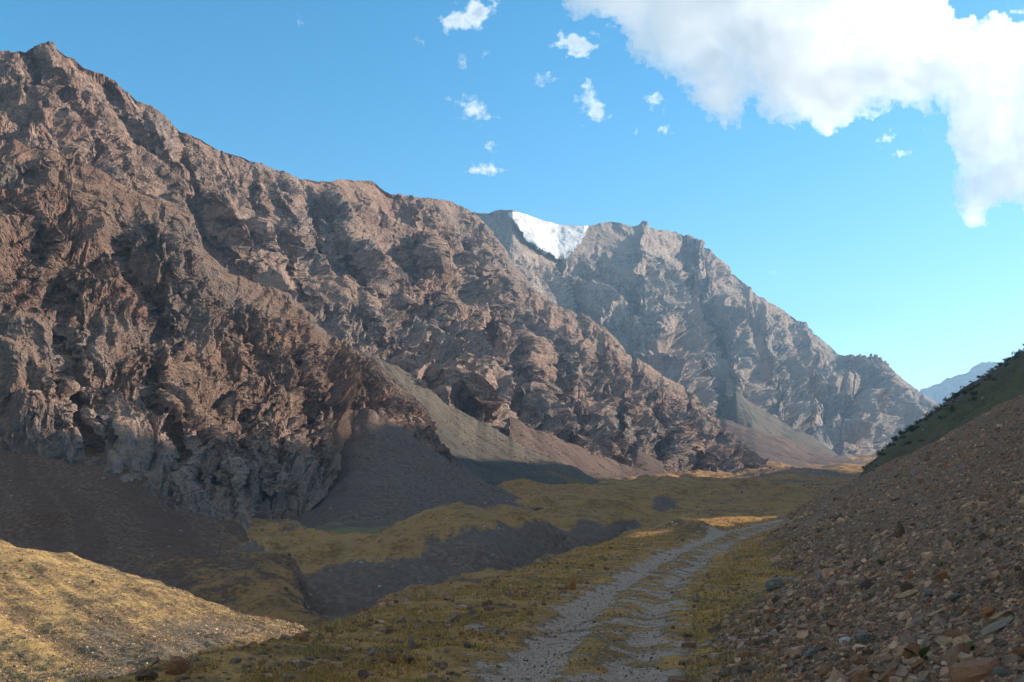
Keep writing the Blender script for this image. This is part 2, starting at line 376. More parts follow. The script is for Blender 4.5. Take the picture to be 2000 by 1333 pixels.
sk = fbm(np.stack([PXg.ravel() / 46 + .5 * tv.ravel() * 4, tv.ravel() * 3.2, 0 * tv.ravel()], -1), 5, 77, gain=.62).reshape(d.shape)
pale = .12 + 1.1 * sk * np.clip(1.2 - tv / .6, 0, 1) + .62 * np.clip(1.3 - np.abs(tv - .17) / .24, 0, 1) * np.clip((PXg - 20) / 150, 0, 1) * np.clip((690 - PXg) / 60, 0, 1)
o = structure(mesh_obj('cliff', P2.reshape(-1, 3), grid_faces(*d.shape), ROCK, attrs={'pale': pale, 'dirt': .12 * rock_relief.calm - .08}))
o['label'] = 'dark rock cliff with pale grey lower walls'
tick('cliff')
# ---- rock rib standing between the two scree fans
px = cols(738, 905, 1.2)
P = loft(px, [[(738,860,560),(787,880,565),(826,915,560),(905,950,555)], [(738,820,590),(787,838,590),(826,868,590),(905,930,570)], [(738,800,625),(770,810,625),(800,814),(840,828,615),(861,862,595),(880,886,588),(905,918,575)]], [R(40), R(40)], sv=4)
P = add_back(P, [4], [(40, -25)])
P2, d = rock_relief(P, 22, 31, shear=-.3, amp=.8)
o = structure(mesh_obj('rock_outcrop', P2.reshape(-1, 3), grid_faces(*d.shape), ROCK, attrs={'pale': .25 + 0 * d, 'dirt': 0 * d}))
# ---- the mountain with the glacier
pxB = cols(846, 1905, 1.5)
crestB = [(846,455,3250),(915,416,3200),(930,411),(945,419,3120),(975,410,2960),(1000,411,2850),(1005,413),(1030,420),(1060,430,2900),(1100,440,2960),(1150,442,3090),(1175,436),(1195,431,3230),(1215,436),(1230,444),(1245,440),(1258,433,3330),(1268,442),(1280,448),(1320,455),(1345,461),(1370,470,3450),(1400,500),(1430,530),(1460,560),(1500,590,3600),(1530,610),(1560,625),(1600,655),(1640,692),(1680,694),(1720,697,3760),(1740,722),(1765,742),(1790,760),(1810,775),(1840,796,3900),(1905,845)]
baseB = [(846,890,1900),(1400,890,2150),(1500,918,2150),(1600,905,2500),(1700,902,2900),(1750,896,3100),(1905,896,3500)]
def bsurf(px, t):
    """smooth surface of the glacier mountain; t 0 foot .. 1 crest"""
    px, t = np.broadcast_arrays(px, t)
    yb, Yb = curve(baseB, px); yc, Yc = curve(crestB, px)
    y = yb + (yc - yb) * t; Y = Yb + (Yc - Yb) * t ** 1.15
    # hollow of the glacier and the gully below it
    gx = np.interp(t, [0, .45, .62, .8, 1], [1180, 1105, 1104, 1092, 1085])
    dx = (px - gx) / np.interp(t, [0, .5, .75, 1], [52, 44, 52, 85])
    dep = np.interp(t, [0, .35, .6, .76, .88, 1], [0, 110, 330, 230, 150, 150])
    Y = Y + dep * np.exp(-np.abs(dx) ** 1.5)
    # two buttresses with a hollow between, right of the gully
    def rib(c0, c1, w, a):
        c = c0 + (c1 - c0) * t
        return a * np.exp(-((px - c) / w) ** 2)
    Y = Y - rib(1330, 1240, 55, 240) * np.clip(1.3 - t, 0, 1) + rib(1425, 1330, 36, 170) - rib(1490, 1385, 30, 120) * np.clip(1.2 - t, 0, 1) + rib(1550, 1430, 30, 130) - rib(1650, 1700, 55, 240) + rib(1590, 1560, 24, 90)
    return y, Y
t = np.linspace(0, 1, R(420))[:, None]
y, Y = bsurf(pxB[None, :], t)
P = W(np.broadcast_to(pxB, y.shape), y, Y)
P = smooth_u(P, 4)
P = add_back(P, [8, 6], [(120, -50), (600, -600)])
tv = np.concatenate([t[:, 0], np.ones(14)])[:, None] + np.zeros(len(pxB)); PXg = np.broadcast_to(pxB, tv.shape)
calm = 1 - .94 * np.exp(-((PXg - 1078) / 100) ** 4) * np.clip((tv - .74) / .1, 0, 1) - .4 * np.exp(-((PXg - 1220) / 50) ** 2) * np.clip((tv - .7) / .15, 0, 1)
P2, d = rock_relief(P, 120, 47, shear=.1, vert=.36, amp=1.0, edge=calm, crest_row=len(t), strike=(.8, .6), lam=200, bamp=.55)
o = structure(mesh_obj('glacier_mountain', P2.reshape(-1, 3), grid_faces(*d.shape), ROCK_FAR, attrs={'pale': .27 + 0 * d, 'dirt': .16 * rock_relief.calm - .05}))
o['label'] = 'hazy brown mountain with a glacier in its summit bowl'
PB = P2[:len(t)]
tick('glacier mountain')
# ---- far hazy ridge
px = cols(1690, 2300, 3)
P = loft(px, [[(1690,925,8200),(2300,925,8200)], [(1690,880,8600),(1790,860),(2300,860,8600)], [(1690,812,9000),(1790,768),(1812,757),(1830,748),(1850,737),(1862,734),(1880,729),(1900,717),(1908,713),(1930,707),(1960,708),(2000,722),(2100,765),(2300,800,9000)]], [R(60), R(90)], sv=6)
P = add_back(P, [6], [(900, -700)])
P2, d = rock_relief(P, 230, 71, amp=.8)
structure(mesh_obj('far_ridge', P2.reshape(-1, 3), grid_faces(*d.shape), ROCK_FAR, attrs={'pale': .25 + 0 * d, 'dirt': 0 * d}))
tick('ridge')

# ------------------------------------------------------------------ soil patches of the valley
def sdir_coord(P, sdir):
    """coordinate across the fall line: runnels spread from an apex (point) or run parallel (dx, dy)"""
    p = P.reshape(-1, 3)
    if len(sdir) == 4:                            # apex px, py, Y and spacing: angle about the apex
        a = W(sdir[0], sdir[1], sdir[2]); return np.arctan2(p[:, 0] - a[0], a[1] - p[:, 1] + 30) * sdir[3]
    return (p[:, 0] * sdir[1] - p[:, 1] * sdir[0]) / sdir[2]
def soil(name, px, curves, rows, mat, sv=5, su=0, relief=((60, 3), (18, .8), (5, .2)), streak=0, sdir=None, grass=0.0, tone=0.0, back=None, seed=0, gr_fn=None, ragged=0):
    P = loft(px, curves, [R(r) for r in rows], sv=sv, su=su)
    nf = len(P)
    if ragged:                                    # uneven upper margin
        jag = fbm(np.stack([px / 42, 0 * px, 0 * px + seed], -1), 3, seed + 61, gain=.5); P = P + (.32 * ragged * np.linspace(0, 1, nf)[:, None] ** 5 * jag[None])[..., None] * np.array([0, 0, 1])
    if back: P = add_back(P, [6] * len(back), back)
    sk_ = P[:1] + np.array([0, -1.0, -1.2]) * np.clip(.16 * P[:1, :, 1:2], 6, 60); P = np.concatenate([sk_, P], 0); nf += 1   # dives under whatever lies in front
    nr, nc = P.shape[:2]
    p = P.reshape(-1, 3); N = normals(P).reshape(-1, 3)
    d = np.zeros(len(p), np.float32)
    for k, (wl, am) in enumerate(relief): d += am * fbm(p / wl, 3, seed + 5 * k)
    if streak:                                   # runnels down the fall line
        ang = sdir_coord(P, sdir); uu = np.stack([ang, 0 * ang, 0 * ang], -1)
        w1 = fbm(p / 25, 2, seed + 35)
        uu[:, 1] = w1 * .35
        sn = fbm(uu, 4, seed + 31, gain=.62); d += streak * sn
    p = p + N * d[:, None] * np.array([1, 1, 1])
    if not streak: sn = 0
    gA = np.full(nr * nc, grass, np.float32); tA = np.full(nr * nc, tone, np.float32)
    if gr_fn is not None:
        vv = np.clip(np.arange(nr) / max(nf - 1, 1), 0, 1)[:, None] + np.zeros((nr, nc))
        g_, t_ = gr_fn(np.broadcast_to(px, (nr, nc)), vv, P, d.reshape(nr, nc))
        gA = np.broadcast_to(g_, (nr, nc)).reshape(-1); tA = np.broadcast_to(t_, (nr, nc)).reshape(-1)
    tA = tA + .15 * sn; gA = gA + (.16 if seed == 400 else .22) * sn
    o = structure(mesh_obj(name, p, grid_faces(nr, nc), mat, smooth=True, attrs={'grass': gA, 'tone': tA}))
    return o
# dark scree slope under the cliff, running out into the grassy spur
def gfn(px, v, P, d):
    g = .08 + .46 * np.clip((px - 330) / 200, 0, 1) * np.clip(1.25 - v * .6, 0, 1) + .14 * np.clip((.42 - v) / .3, 0, 1)
    st = np.exp(-((px - (10 + 150 * (1 - v))) / 9) ** 2) * .35
    return g, st + .12 * np.sin(px / 37 + 5 * v) 
soil('talus_slope', cols(-330, 702, 1.6),
     [[(-330,1200,200),(0,1160,240),(300,1240,190),(500,1300,150),(680,1340,120),(702,1345,118)],
      [(-330,970,320),(0,1010,305),(200,1050,285),(400,1118,230),(545,1160,192),(620,1212,168),(680,1256,150),(702,1280,140)],
      [(-330,890,370),(0,900,365),(150,955,350),(300,1010,335),(420,1060,300),(500,1085,270),(545,1122,235),(620,1202,180),(680,1248,158),(702,1272,148)],
      [(-330,780,430),(0,812,420),(60,818),(100,834),(150,872,415),(230,884,412),(300,934,405),(350,974,400),(420,1018,380),(470,1045,340),(520,1080,290),(545,1102,262),(580,1145,225),(640,1210,185),(680,1242,163),(702,1268,150)]],
     [60, 140, 170], SCREE, sv=7, su=5, relief=((70, 5), (24, 1.6), (6, .4), (2, .12)), streak=0.45, sdir=(0.51, -0.86, 9), back=[(14, -5), (40, -22)], seed=100, gr_fn=gfn)
# valley floor: eroded bank, terrace and meadow up to the foot of the walls
def gfn(px, v, P, d):
    row = v * (60 + 50 + 14 + 70 + 110 + 110 + 80 + 30)
    bank = (row > 6) & (row < 108)
    jn = fbm(np.stack([px.ravel() / 26, row.ravel() / 22, 0 * px.ravel()], -1), 4, 151, gain=.6).reshape(px.shape); row = row + 9 * jn * np.clip(1 - np.abs(row - 106) / 70, 0, 1)
    lip = np.clip((row - 98) / 14, 0, 1)
    g = lip * (.66 - .22 * np.clip((row - 260) / 120, 0, 1)) + .17
    scar = np.exp(-((px - 1300) / 26) ** 2 - ((row - 150) / 22) ** 2)
    g = g - .9 * scar - .45 * np.exp(-((px - 640) / 120) ** 2) * np.clip((row - 150) / 60, 0, 1) * np.clip((420 - row) / 60, 0, 1)
    return g, -.1 + 0 * px
soil('meadow', cols(380, 1810, 1.7),
     [[(380,1260,200),(600,1260,200),(742,1200,185),(875,1170,230),(1000,1125,290),(1150,1090,360),(1218,1050,420),(1300,1030,450),(1450,1005,520),(1810,985,600)],
      [(380,1200,220),(600,1200,215),(700,1200,200),(742,1178,195),(784,1154,205),(875,1143,238),(924,1133,255),(980,1108,290),(1050,1094,325),(1106,1080,345),(1155,1070,365),(1204,1048,410),(1218,1036,430),(1300,1012,470),(1450,995,540),(1810,975,640)],
      [(380,1060,330),(490,1066,320),(545,1100,275),(600,1110,255),(650,1100,252),(700,1085,255),(745,1083,258),(791,1067,275),(840,1056,290),(896,1046,305),(952,1035,325),(1001,1039,335),(1036,1037),(1072,1040,350),(1090,1022,385),(1148,1018,400),(1190,1020,420),(1214,1021,435),(1300,1003,490),(1450,985,570),(1810,965,680)],
      [(380,1056,340),(490,1062,330),(545,1096,285),(600,1104,265),(650,1092,264),(700,1078,268),(745,1075,272),(791,1059,290),(840,1048,305),(896,1038,322),(952,1028,342),(1001,1031,352),(1036,1029),(1078,1026,378),(1090,1015,400),(1148,1011,418),(1190,1013,438),(1214,1013,455),(1300,997,510),(1450,980,590),(1810,962,700)],
      [(380,1030,380),(490,1025,390),(600,1062,330),(700,1045,350),(800,1022,385),(900,1002,430),(1000,985,480),(1100,990,480),(1200,987,530),(1300,977,580),(1450,966,700),(1810,950,850)],
      [(380,1010,410),(490,1005,430),(560,1000,440),(700,1000,470),(850,980,540),(1000,955,640),(1200,950,720),(1400,947,850),(1600,937,1000),(1810,930,1200)],
      [(380,1000,480),(700,960,620),(1000,942,800),(1200,938,900),(1400,934,1200),(1600,915,1600),(1810,905,1800)],
      [(380,985,700),(700,945,900),(1000,932,1000),(1250,925,1300),(1500,903,1800),(1700,890,2600),(1810,885,2800)],
      [(380,960,1500),(1000,900,2200),(1500,892,3000),(1810,885,3800)]],
     [60, 50, 14, 70, 110, 110, 80, 30], TURF, sv=2, relief=((110, 8), (42, 5.0), (14, 1.5), (4, .5), (1.6, .16)), streak=.45, sdir=(-.75, .66, 7), seed=140, gr_fn=gfn)
# grassy banks on the near side of the stream
def gfn(px, v, P, d): return .64 - .40 * np.clip(-d / 1.5, 0, 1), 0 * px
soil('stream_bank', cols(595, 1710, 1.8),
     [[(595,1340,60),(680,1300,70),(950,1200,80),(1080,1150,90),(1340,1060,110),(1710,1050,130)],
      [(595,1300,110),(680,1262,120),(742,1215,140),(875,1180,165),(1000,1150,180),(1100,1120,210),(1200,1085,260),(1340,1040,330),(1530,1010,380),(1710,1000,420)],
      [(595,1272,130),(660,1252,140),(700,1226),(742,1181,165),(784,1155,185),(854,1146,200),(924,1134,220),(980,1108,255),(1050,1094,290),(1106,1080,315),(1155,1070,335),(1204,1049,375),(1250,1030,410),(1300,1014,440),(1340,1005,465),(1400,998,490),(1450,990,520),(1530,984,560),(1710,977,640)]],
     [60, 170], TURF, sv=6, su=4, relief=((60, 3.0), (24, 2.2), (8, .8), (2.5, .25), (1, .08)), back=[(10, -3), (30, -16)], seed=180, gr_fn=gfn)
# low grassy domes further up the valley
def knoll(cr, Y, drop, d0, seed, grass=.85):
    a = [(x, y + 3 + drop, Y - d0) for x, y in cr]; b = [(x, y + .35 * drop, Y - .3 * d0) for x, y in cr]; c = [(x, y, Y) for x, y in cr]
    soil('knoll', cols(cr[0][0], cr[-1][0], 2), [a, b, c], [40, 40], TURF, sv=9, su=6, relief=((60, 3), (20, 1), (6, .3)), back=[(30, -5), (60, -25)], seed=seed, gr_fn=lambda px, v, P, d: (grass - .35 * np.clip(-d / 1.5, 0, 1), 0 * px))
knoll([(1375,952),(1400,939),(1439,929),(1499,916),(1544,911),(1586,911),(1628,920),(1700,935),(1760,950)], 1150, 26, 260, 201, .45)
knoll([(1410,975),(1451,961),(1505,951),(1544,946),(1583,945),(1650,950),(1720,960)], 860, 22, 160, 202)
knoll([(1180,985),(1260,976),(1330,968),(1400,961),(1430,958),(1475,963),(1505,975),(1532,984),(1580,1000)], 640, 26, 120, 203)
# scree fans
soil('scree_fan', cols(476, 1062, 1.7),
     [[(476,1075,300),(600,1092,283),(700,1078,298),(800,1050,330),(900,1015,395),(1000,990,455),(1062,992,470)],
      [(476,1058,345),(600,1050,330),(700,1025,365),(800,1006,395),(900,990,440),(1000,984,480),(1062,990,490)],
      [(476,1045,385),(560,1022,405),(620,992,440),(680,920,490),(760,925,480),(850,952,490),(1000,978,505),(1062,988,510)],
      [(476,975,470),(560,915,520),(620,862,560),(660,822,595),(690,803,610),(720,800,605),(780,832,590),(830,862,575),(880,902,555),(950,940,545),(1000,970,540),(1062,986,530)]],
     [40, 90, 150], SCREE_RED, sv=12, su=4, relief=((60, 2.5), (20, .9), (5, .2)), streak=0.5, sdir=(690, 740, 720, 14), back=[(20, -8), (60, -60)], seed=220, ragged=9,
     gr_fn=lambda px, v, P, d: (.05 + .5 * np.exp(-((px - 620) / 90) ** 2) * np.clip((.36 - v) / .2, 0, 1) + .5 * np.clip((.16 - v) / .1, 0, 1), .15 * np.clip((700 - px) / 80, -1, 1) * -1))
soil('scree_fan', cols(684, 1245, 1.7),
     [[(684,930,590),(800,975,590),(900,970,575),(1000,970,600),(1245,968,650)],
      [(684,800,760),(760,800,740),(800,835,720),(870,880,690),(930,920,670),(1000,930,670),(1100,942,690),(1245,957,700)],
      [(684,690,900),(705,684,905),(725,692,905),(760,706,905),(800,728,900),(835,756,890),(870,785,880),(930,825,865),(1000,853,855),(1050,880,835),(1100,906,805),(1170,936,765),(1245,951,740)]],
     [110, 170], SCREE_GREY, sv=8, su=3, relief=((70, 2.5), (24, 1.2), (6, .3)), streak=0.8, sdir=(712, 655, 950, 16), back=[(20, -8), (60, -80)], seed=240, ragged=12,
     gr_fn=lambda px, v, P, d: (.08 + .55 * np.exp(-((px - 1060 - 100 * (1 - v)) / 60) ** 2) * np.clip((.9 - v) / .3, 0, 1), .35 * np.clip((v - .55) / .3, 0, 1) - .12))
soil('scree_fan', cols(996, 1345, 1.8),
     [[(996,925,820),(1100,945,860),(1200,952,880),(1345,960,930)], [(996,870,920),(1060,892,920),(1120,910,950),(1210,930,1000),(1345,952,1010)],
      [(996,812,1000),(1012,818,1000),(1060,846,1000),(1120,868,1030),(1175,890,1060),(1210,905,1080),(1345,945,1060)]],
     [60, 80], SCREE_RED, sv=6, su=3, streak=0.6, sdir=(0.45, -0.89, 14), back=[(30, -10), (60, -80)], seed=260, ragged=10, gr_fn=lambda px, v, P, d: (.1 + .25 * (v < .3), -.1 + 0 * px))
soil('scree_fan', cols(1218, 1400, 1.6),
     [[(1218,945,1020),(1400,965,1050)], [(1218,925,1090),(1246,915,1110),(1300,930,1100),(1400,957,1100)], [(1218,910,1140),(1230,896,1150),(1246,879,1165),(1265,888,1160),(1300,908,1150),(1344,931,1140),(1386,950,1130),(1400,958,1130)]],
     [40, 60], SCREE_RED, sv=4, su=2, relief=((40, 1.5), (12, .6)), streak=0.4, sdir=(1246, 870, 1180, 9), back=[(20, -8), (50, -60)], seed=280, ragged=7, gr_fn=lambda px, v, P, d: (.08 + 0 * px, -.1 + 0 * px))
soil('scree_fan', cols(1392, 1660, 1.6),
     [[(1392,905,1950),(1425,905,1950),(1500,915,1950),(1660,915,2000)], [(1392,860,2150),(1425,850,2180),(1470,845,2150),(1529,870,2150),(1660,905,2150)], [(1392,835,2330),(1410,806,2390),(1428,776,2440),(1439,764,2470),(1454,776,2450),(1490,800,2420),(1529,826,2400),(1568,845,2360),(1610,868,2330),(1640,892,2300),(1660,902,2300)]],
     [40, 80], SCREE_GREY, sv=4, su=2, streak=1.2, sdir=(1439, 745, 2480, 14), back=[(40, -15), (80, -120)], seed=300, ragged=22, gr_fn=lambda px, v, P, d: (.05 + 0 * px, .1 + 0 * px))
soil('scree_fan', cols(1370, 1790, 1.6),
     [[(1370,940,1600),(1500,935,1550),(1640,925,1600),(1790,915,1700)], [(1370,880,1850),(1475,880,1780),(1580,903,1780),(1790,908,1850)], [(1370,850,1950),(1396,822,1990),(1418,822,1990),(1475,838,1980),(1529,856,1980),(1580,877,1980),(1628,891,1980),(1680,901,2000),(1790,905,2050)]],
     [40, 80], SCREE_RED, sv=5, su=3, streak=1.0, sdir=(0.5, -0.86, 25), back=[(40, -15), (80, -90)], seed=320, ragged=14, gr_fn=lambda px, v, P, d: (.1 + 0 * px, -.1 + 0 * px))
tick('valley')
# ------------------------------------------------------------------ sunlit gravel spur across the gully
SPUR_PX = cols(-420, 740, 1.8)
def gfn(px, v, P, d):
    # bare grey scars low on the slope, dry grass between
    sc1 = np.exp(-((px - 330 - 60 * (1 - v)) / 60) ** 2 - ((v - .45) / .16) ** 2) + np.exp(-((px - 480) / 75) ** 2 - ((v - .66) / .10) ** 2) + .8 * np.exp(-((px - 215) / 45) ** 2 - ((v - .35) / .2) ** 2)
    return .50 - .75 * np.clip(sc1, 0, 1), .2 * np.clip(sc1, 0, 1)
SPURMAT = soil_mat('spur_soil', 14, (.17, .112, .062), (.26, .205, .145), (.29, .182, .068), (.43, .28, .105), speck=.35, specksize=.22, bumpd=.06)
spur = soil('gravel_slope', SPUR_PX,
     [[(-420,1560,38),(0,1520,42),(300,1430,42),(620,1340,48),(740,1330,52)],
      [(-420,1300,60),(0,1300,60),(300,1280,60),(500,1270,62),(640,1272,64),(740,1290,62)],
      [(-420,1040,95),(-150,1050),(0,1090,88),(150,1120,86),(300,1160,82),(400,1196,79),(500,1224,76),(640,1255,70),(740,1292,64)],
      [(-420,960,122),(-150,1008),(0,1056,105),(150,1087,100),(300,1130,95),(400,1170,88),(450,1187,85),(540,1213,79),(640,1247,72),(740,1287,65)]],
     [150, 150, 70], SPURMAT, sv=10, su=6, relief=((14, .6), (4, .22), (1.2, .08), (.5, .03)), streak=0.14, sdir=(0.66, -0.75, 2.6), back=[(6, -2), (30, -16)], seed=400, gr_fn=gfn)

# ------------------------------------------------------------------ near ground: bench with the track, scree hill rising beside it
def seg_signed(x, y, pts):
    """signed distance to a polyline (positive to the left of its direction)"""
    best = np.full(x.shape, 1e18); sg = np.zeros(x.shape)
    for (x0, y0), (x1, y1) in zip(pts[:-1], pts[1:]):
        dx, dy = x1 - x0, y1 - y0
        tt = np.clip(((x - x0) * dx + (y - y0) * dy) / (dx * dx + dy * dy), 0, 1)
        ex, ey = x - x0 - tt * dx, y - y0 - tt * dy
        d = ex * ex + ey * ey
        s = np.sign(dx * ey - dy * ex + 1e-12)
        m = d < best - 1e-9
        best = np.where(m, d, best); sg = np.where(m, s, sg)
    return np.sqrt(best) * sg
EDGE = [(-30,-60),(-14,-10),(-8.6,5),(-5.6,12),(-3.6,16.8),(-1.0,25.6),(1.2,34.7),(4.6,48),(9.5,66),(14.0,84),(17.5,92),(24,99),(34,111),(46,126),(70,150),(120,190)]
NOSE = [(27,98),(75,128),(150,182),(260,270)]
TRACK = [(-3.4,-10),(-1.2,4),(.55,13),(2.9,25.6),(6.2,38),(9.8,50),(14.5,64),(20.3,79),(24.5,89),(29,100),(36,114),(50,136)]
LD = np.array([.269, .963]); LP = np.array([.963, -.269])
def near_fields(x, y):
    e = -seg_signed(x, y, EDGE)                       # + on the bench
    f1 = (x - 2.9) * LP[0] + (y - 13) * LP[1]
    f1 = f1 + .5 * np.sin(y / 7.0) + .35 * np.sin(y / 2.9 + 1)
    f2 = -seg_signed(x, y, [(-60, 44), (27, 98)] + NOSE[1:])
    f2 = np.where(y > 60, f2, 99)
    tr = seg_signed(x, y, TRACK)
    return e, f1, f2, tr
def smin(a, b, k):
    h = np.clip(.5 + .5 * (b - a) / k, 0, 1)
    return b + (a - b) * h - k * h * (1 - h)
def near_height(x, y, detail=True):
    e, f1, f2, tr = near_fields(x, y)
    p = np.stack([x, y, 0 * x], -1).reshape(-1, 3)
    z = (.22 * fbm(p / 9.0, 3, 501) + .07 * fbm(p / 2.2, 3, 505) + (.022 * fbm(p / .55, 3, 509) if detail else 0)).reshape(x.shape)
    rut = -.09 * (np.exp(-((tr - .78) / .34) ** 2) + np.exp(-((tr + .78) / .34) ** 2)) - .04 * np.exp(-(tr / 1.6) ** 2)
    rut += .03 * np.exp(-(tr / .4) ** 2)
    z = z * (1 - .72 * np.exp(-(tr / 1.7) ** 2)) + rut
    ee = np.clip(-e, 0, None); z = z - .62 * (np.sqrt(ee ** 2 + 1.2) - 1.095) * (1 + .12 * np.clip(ee / 6, 0, 1))
    z = np.maximum(z, -26 + .02 * ee)
    slope1 = .51 * np.clip(f1, -1, None)
    s1 = .5 * (slope1 + np.sqrt(slope1 ** 2 + .10)) - .05
    top = 47 - .25 * np.clip(f1 - 92, 0, None) ** 1.0
    h = smin(s1, top, 6)
    s2 = .74 * f2; s2 = .5 * (s2 + np.sqrt(s2 ** 2 + 1.0)) - .1
    h = smin(h, s2, 1.6)
    z = z + .8 * np.exp(-((x - 10.6) / 1.7) ** 2 - ((y - 61) / 3.2) ** 2)
    bump = (1.1 * fbm(p / 17.0, 2, 519) + .55 * fbm(p / 6.0, 3, 521) + .20 * fbm(p / 1.6, 3, 525) + (.07 * fbm(p / .45, 3, 529) if detail else 0)).reshape(x.shape)
    on = np.clip(h / 1.2, 0, 1)
    return z * (1 - .7 * on) + np.clip(h, 0, None) + bump * on * np.clip(.35 + h / 14, 0, 1.3), e, f1, f2, tr, h
yy = np.concatenate([np.linspace(-30, 3.4, R(50)), 3.5 * (215 / 3.5) ** np.linspace(0, 1, R(830))])
uu = np.concatenate([np.linspace(-2.2, -.62, R(40))[:-1], np.linspace(-.62, .62, R(860)), np.linspace(.62, 4.2, R(130))[1:]])
YY, UU = np.meshgrid(yy, uu, indexing='ij')
XX = UU * np.maximum(YY, 14.0) * 1.0
XX = np.where(YY < 14, UU * 14.0, XX)
Z, e, f1, f2, tr, hill = near_height(XX, YY)
P = np.stack([XX, YY, Z], -1)
fs = grid_faces(*XX.shape)
pn = np.stack([XX, YY, 0 * XX], -1).reshape(-1, 3)
nz1 = fbm(pn / .8, 5, 541, gain=.65).reshape(XX.shape); nz2 = fbm(pn / 3.5, 4, 545).reshape(XX.shape)
trackm = np.maximum(np.exp(-((tr - .66) / .52) ** 4), .66 * np.exp(-((tr + .80) / .42) ** 4)) * 1.0
trackm = np.maximum(trackm, .40 * np.exp(-(tr / 1.5) ** 4))
trackv = trackm + .75 * nz1 + .40 * nz2
screev = np.clip((np.minimum(f1, f2 + 3) + .9 * nz2 + .5 * nz1) / 1.0, -1, 1)
grass_near = .62 + .25 * nz2 - 1.3 * np.clip(trackv - .25, 0, 1) - 1.1 * np.clip((screev + .4), 0, 1) - .45 * np.clip((-e - .8) / 2, 0, 1)
# thin grass strips high on the scree slope
strip = np.clip(fbm(np.stack([f1.ravel() / 2.2, (XX * LD[0] + YY * LD[1]).ravel() / 9, 0 * f1.ravel()], -1), 3, 561).reshape(XX.shape) - .12, 0, 1)
grass_near = grass_near - 1.2 * np.exp(-((XX - 10.9) / 1.6) ** 2 - ((YY - 60.5) / 3) ** 2)
grass_near = grass_near + np.where(screev > .6, 1.25 * strip + .30 * np.clip((YY - 55) / 60, 0, 1), 0)
att = {'grass': grass_near, 'tone': .3 * nz2, 'road': np.clip(trackv, -1, 2), 'scree': screev}
def near_material():
    m, nt, b = new_mat('near_soil'); t = NT(nt)
    med = t.noise(.9, 6, .65); fine = t.noise(9, 6, .7); grit = t.noise(60, 3, .7)
    dirt = t.mix(t.step(fine, .38, .62), (0.105, 0.065, 0.034), (0.210, 0.127, 0.064))
    gravel = t.mix(t.step(t.math('ADD', t.math('MULTIPLY', fine, .45), t.math('MULTIPLY', grit, .55)), .38, .64), (0.255, 0.168, 0.118), (0.53, 0.375, 0.275))
    scr = t.mix(t.step(fine, .36, .64), (.115, .066, .043), (.28, .165, .105))
    scr = t.mix(t.math('MULTIPLY', t.step(t.noise(.35, 4, .6), .5, .62), .6), scr, (.23, .152, .108))
    turf = t.mix(t.step(t.math('ADD', t.math('MULTIPLY', med, .6), t.math('MULTIPLY', fine, .4)), .4, .6), (0.306, 0.158, 0.038), (0.612, 0.305, 0.090))
    c = t.mix(t.step(t.attr('road'), .30, .75), dirt, gravel)
    c = t.mix(t.step(t.attr('scree'), .0, .7), c, scr)
    g = t.step(t.math('ADD', t.attr('grass'), t.math('MULTIPLY_ADD', t.math('ADD', med, fine), .8, -.8)), .30, .60)
    c = t.mix(g, c, t.mix(t.step(grit, .42, .6), t.mix(.5, turf, (.05, .04, .015)), turf))
    st = t.vor(11); r = t.sep(t.vor(11, out='Color'))
    peb = t.math('MULTIPLY', t.math('LESS_THAN', st, t.math('MULTIPLY', r[0], .42)), t.math('GREATER_THAN', r[1], .72))
    c = t.mix(t.math('MULTIPLY', peb, .75), c, t.mix(r[2], (.10, .08, .065), (.30, .27, .24)))
    nt.links.new(c, b.inputs['Base Color'])
    h = t.math('ADD', t.math('ADD', fine, t.math('MULTIPLY', grit, .5)), t.math('MULTIPLY', peb, .4))
    nt.links.new(t.bump(h, .035, .9), b.inputs['Normal'])
    return m
NEAR = near_material()
fv = lambda a: a.ravel()[fs].mean(1)
isroad = (fv(trackv) > .42) & (fv(screev) < .3) & (fv(e) > -.5)
isscree = (fv(screev) > .2) & ~isroad
def sub_mesh(name, mask, smooth=True):
    f = fs[mask]; used = np.unique(f); remap = np.full(XX.size, -1); remap[used] = np.arange(len(used))
    return mesh_obj(name, P.reshape(-1, 3)[used], remap[f], NEAR, smooth, {k: v.ravel()[used] for k, v in att.items()})
structure(sub_mesh('grass_verge', ~isroad & ~isscree))
structure(sub_mesh('gravel_track', isroad))
structure(sub_mesh('scree_slope', isscree))
tick('near ground')

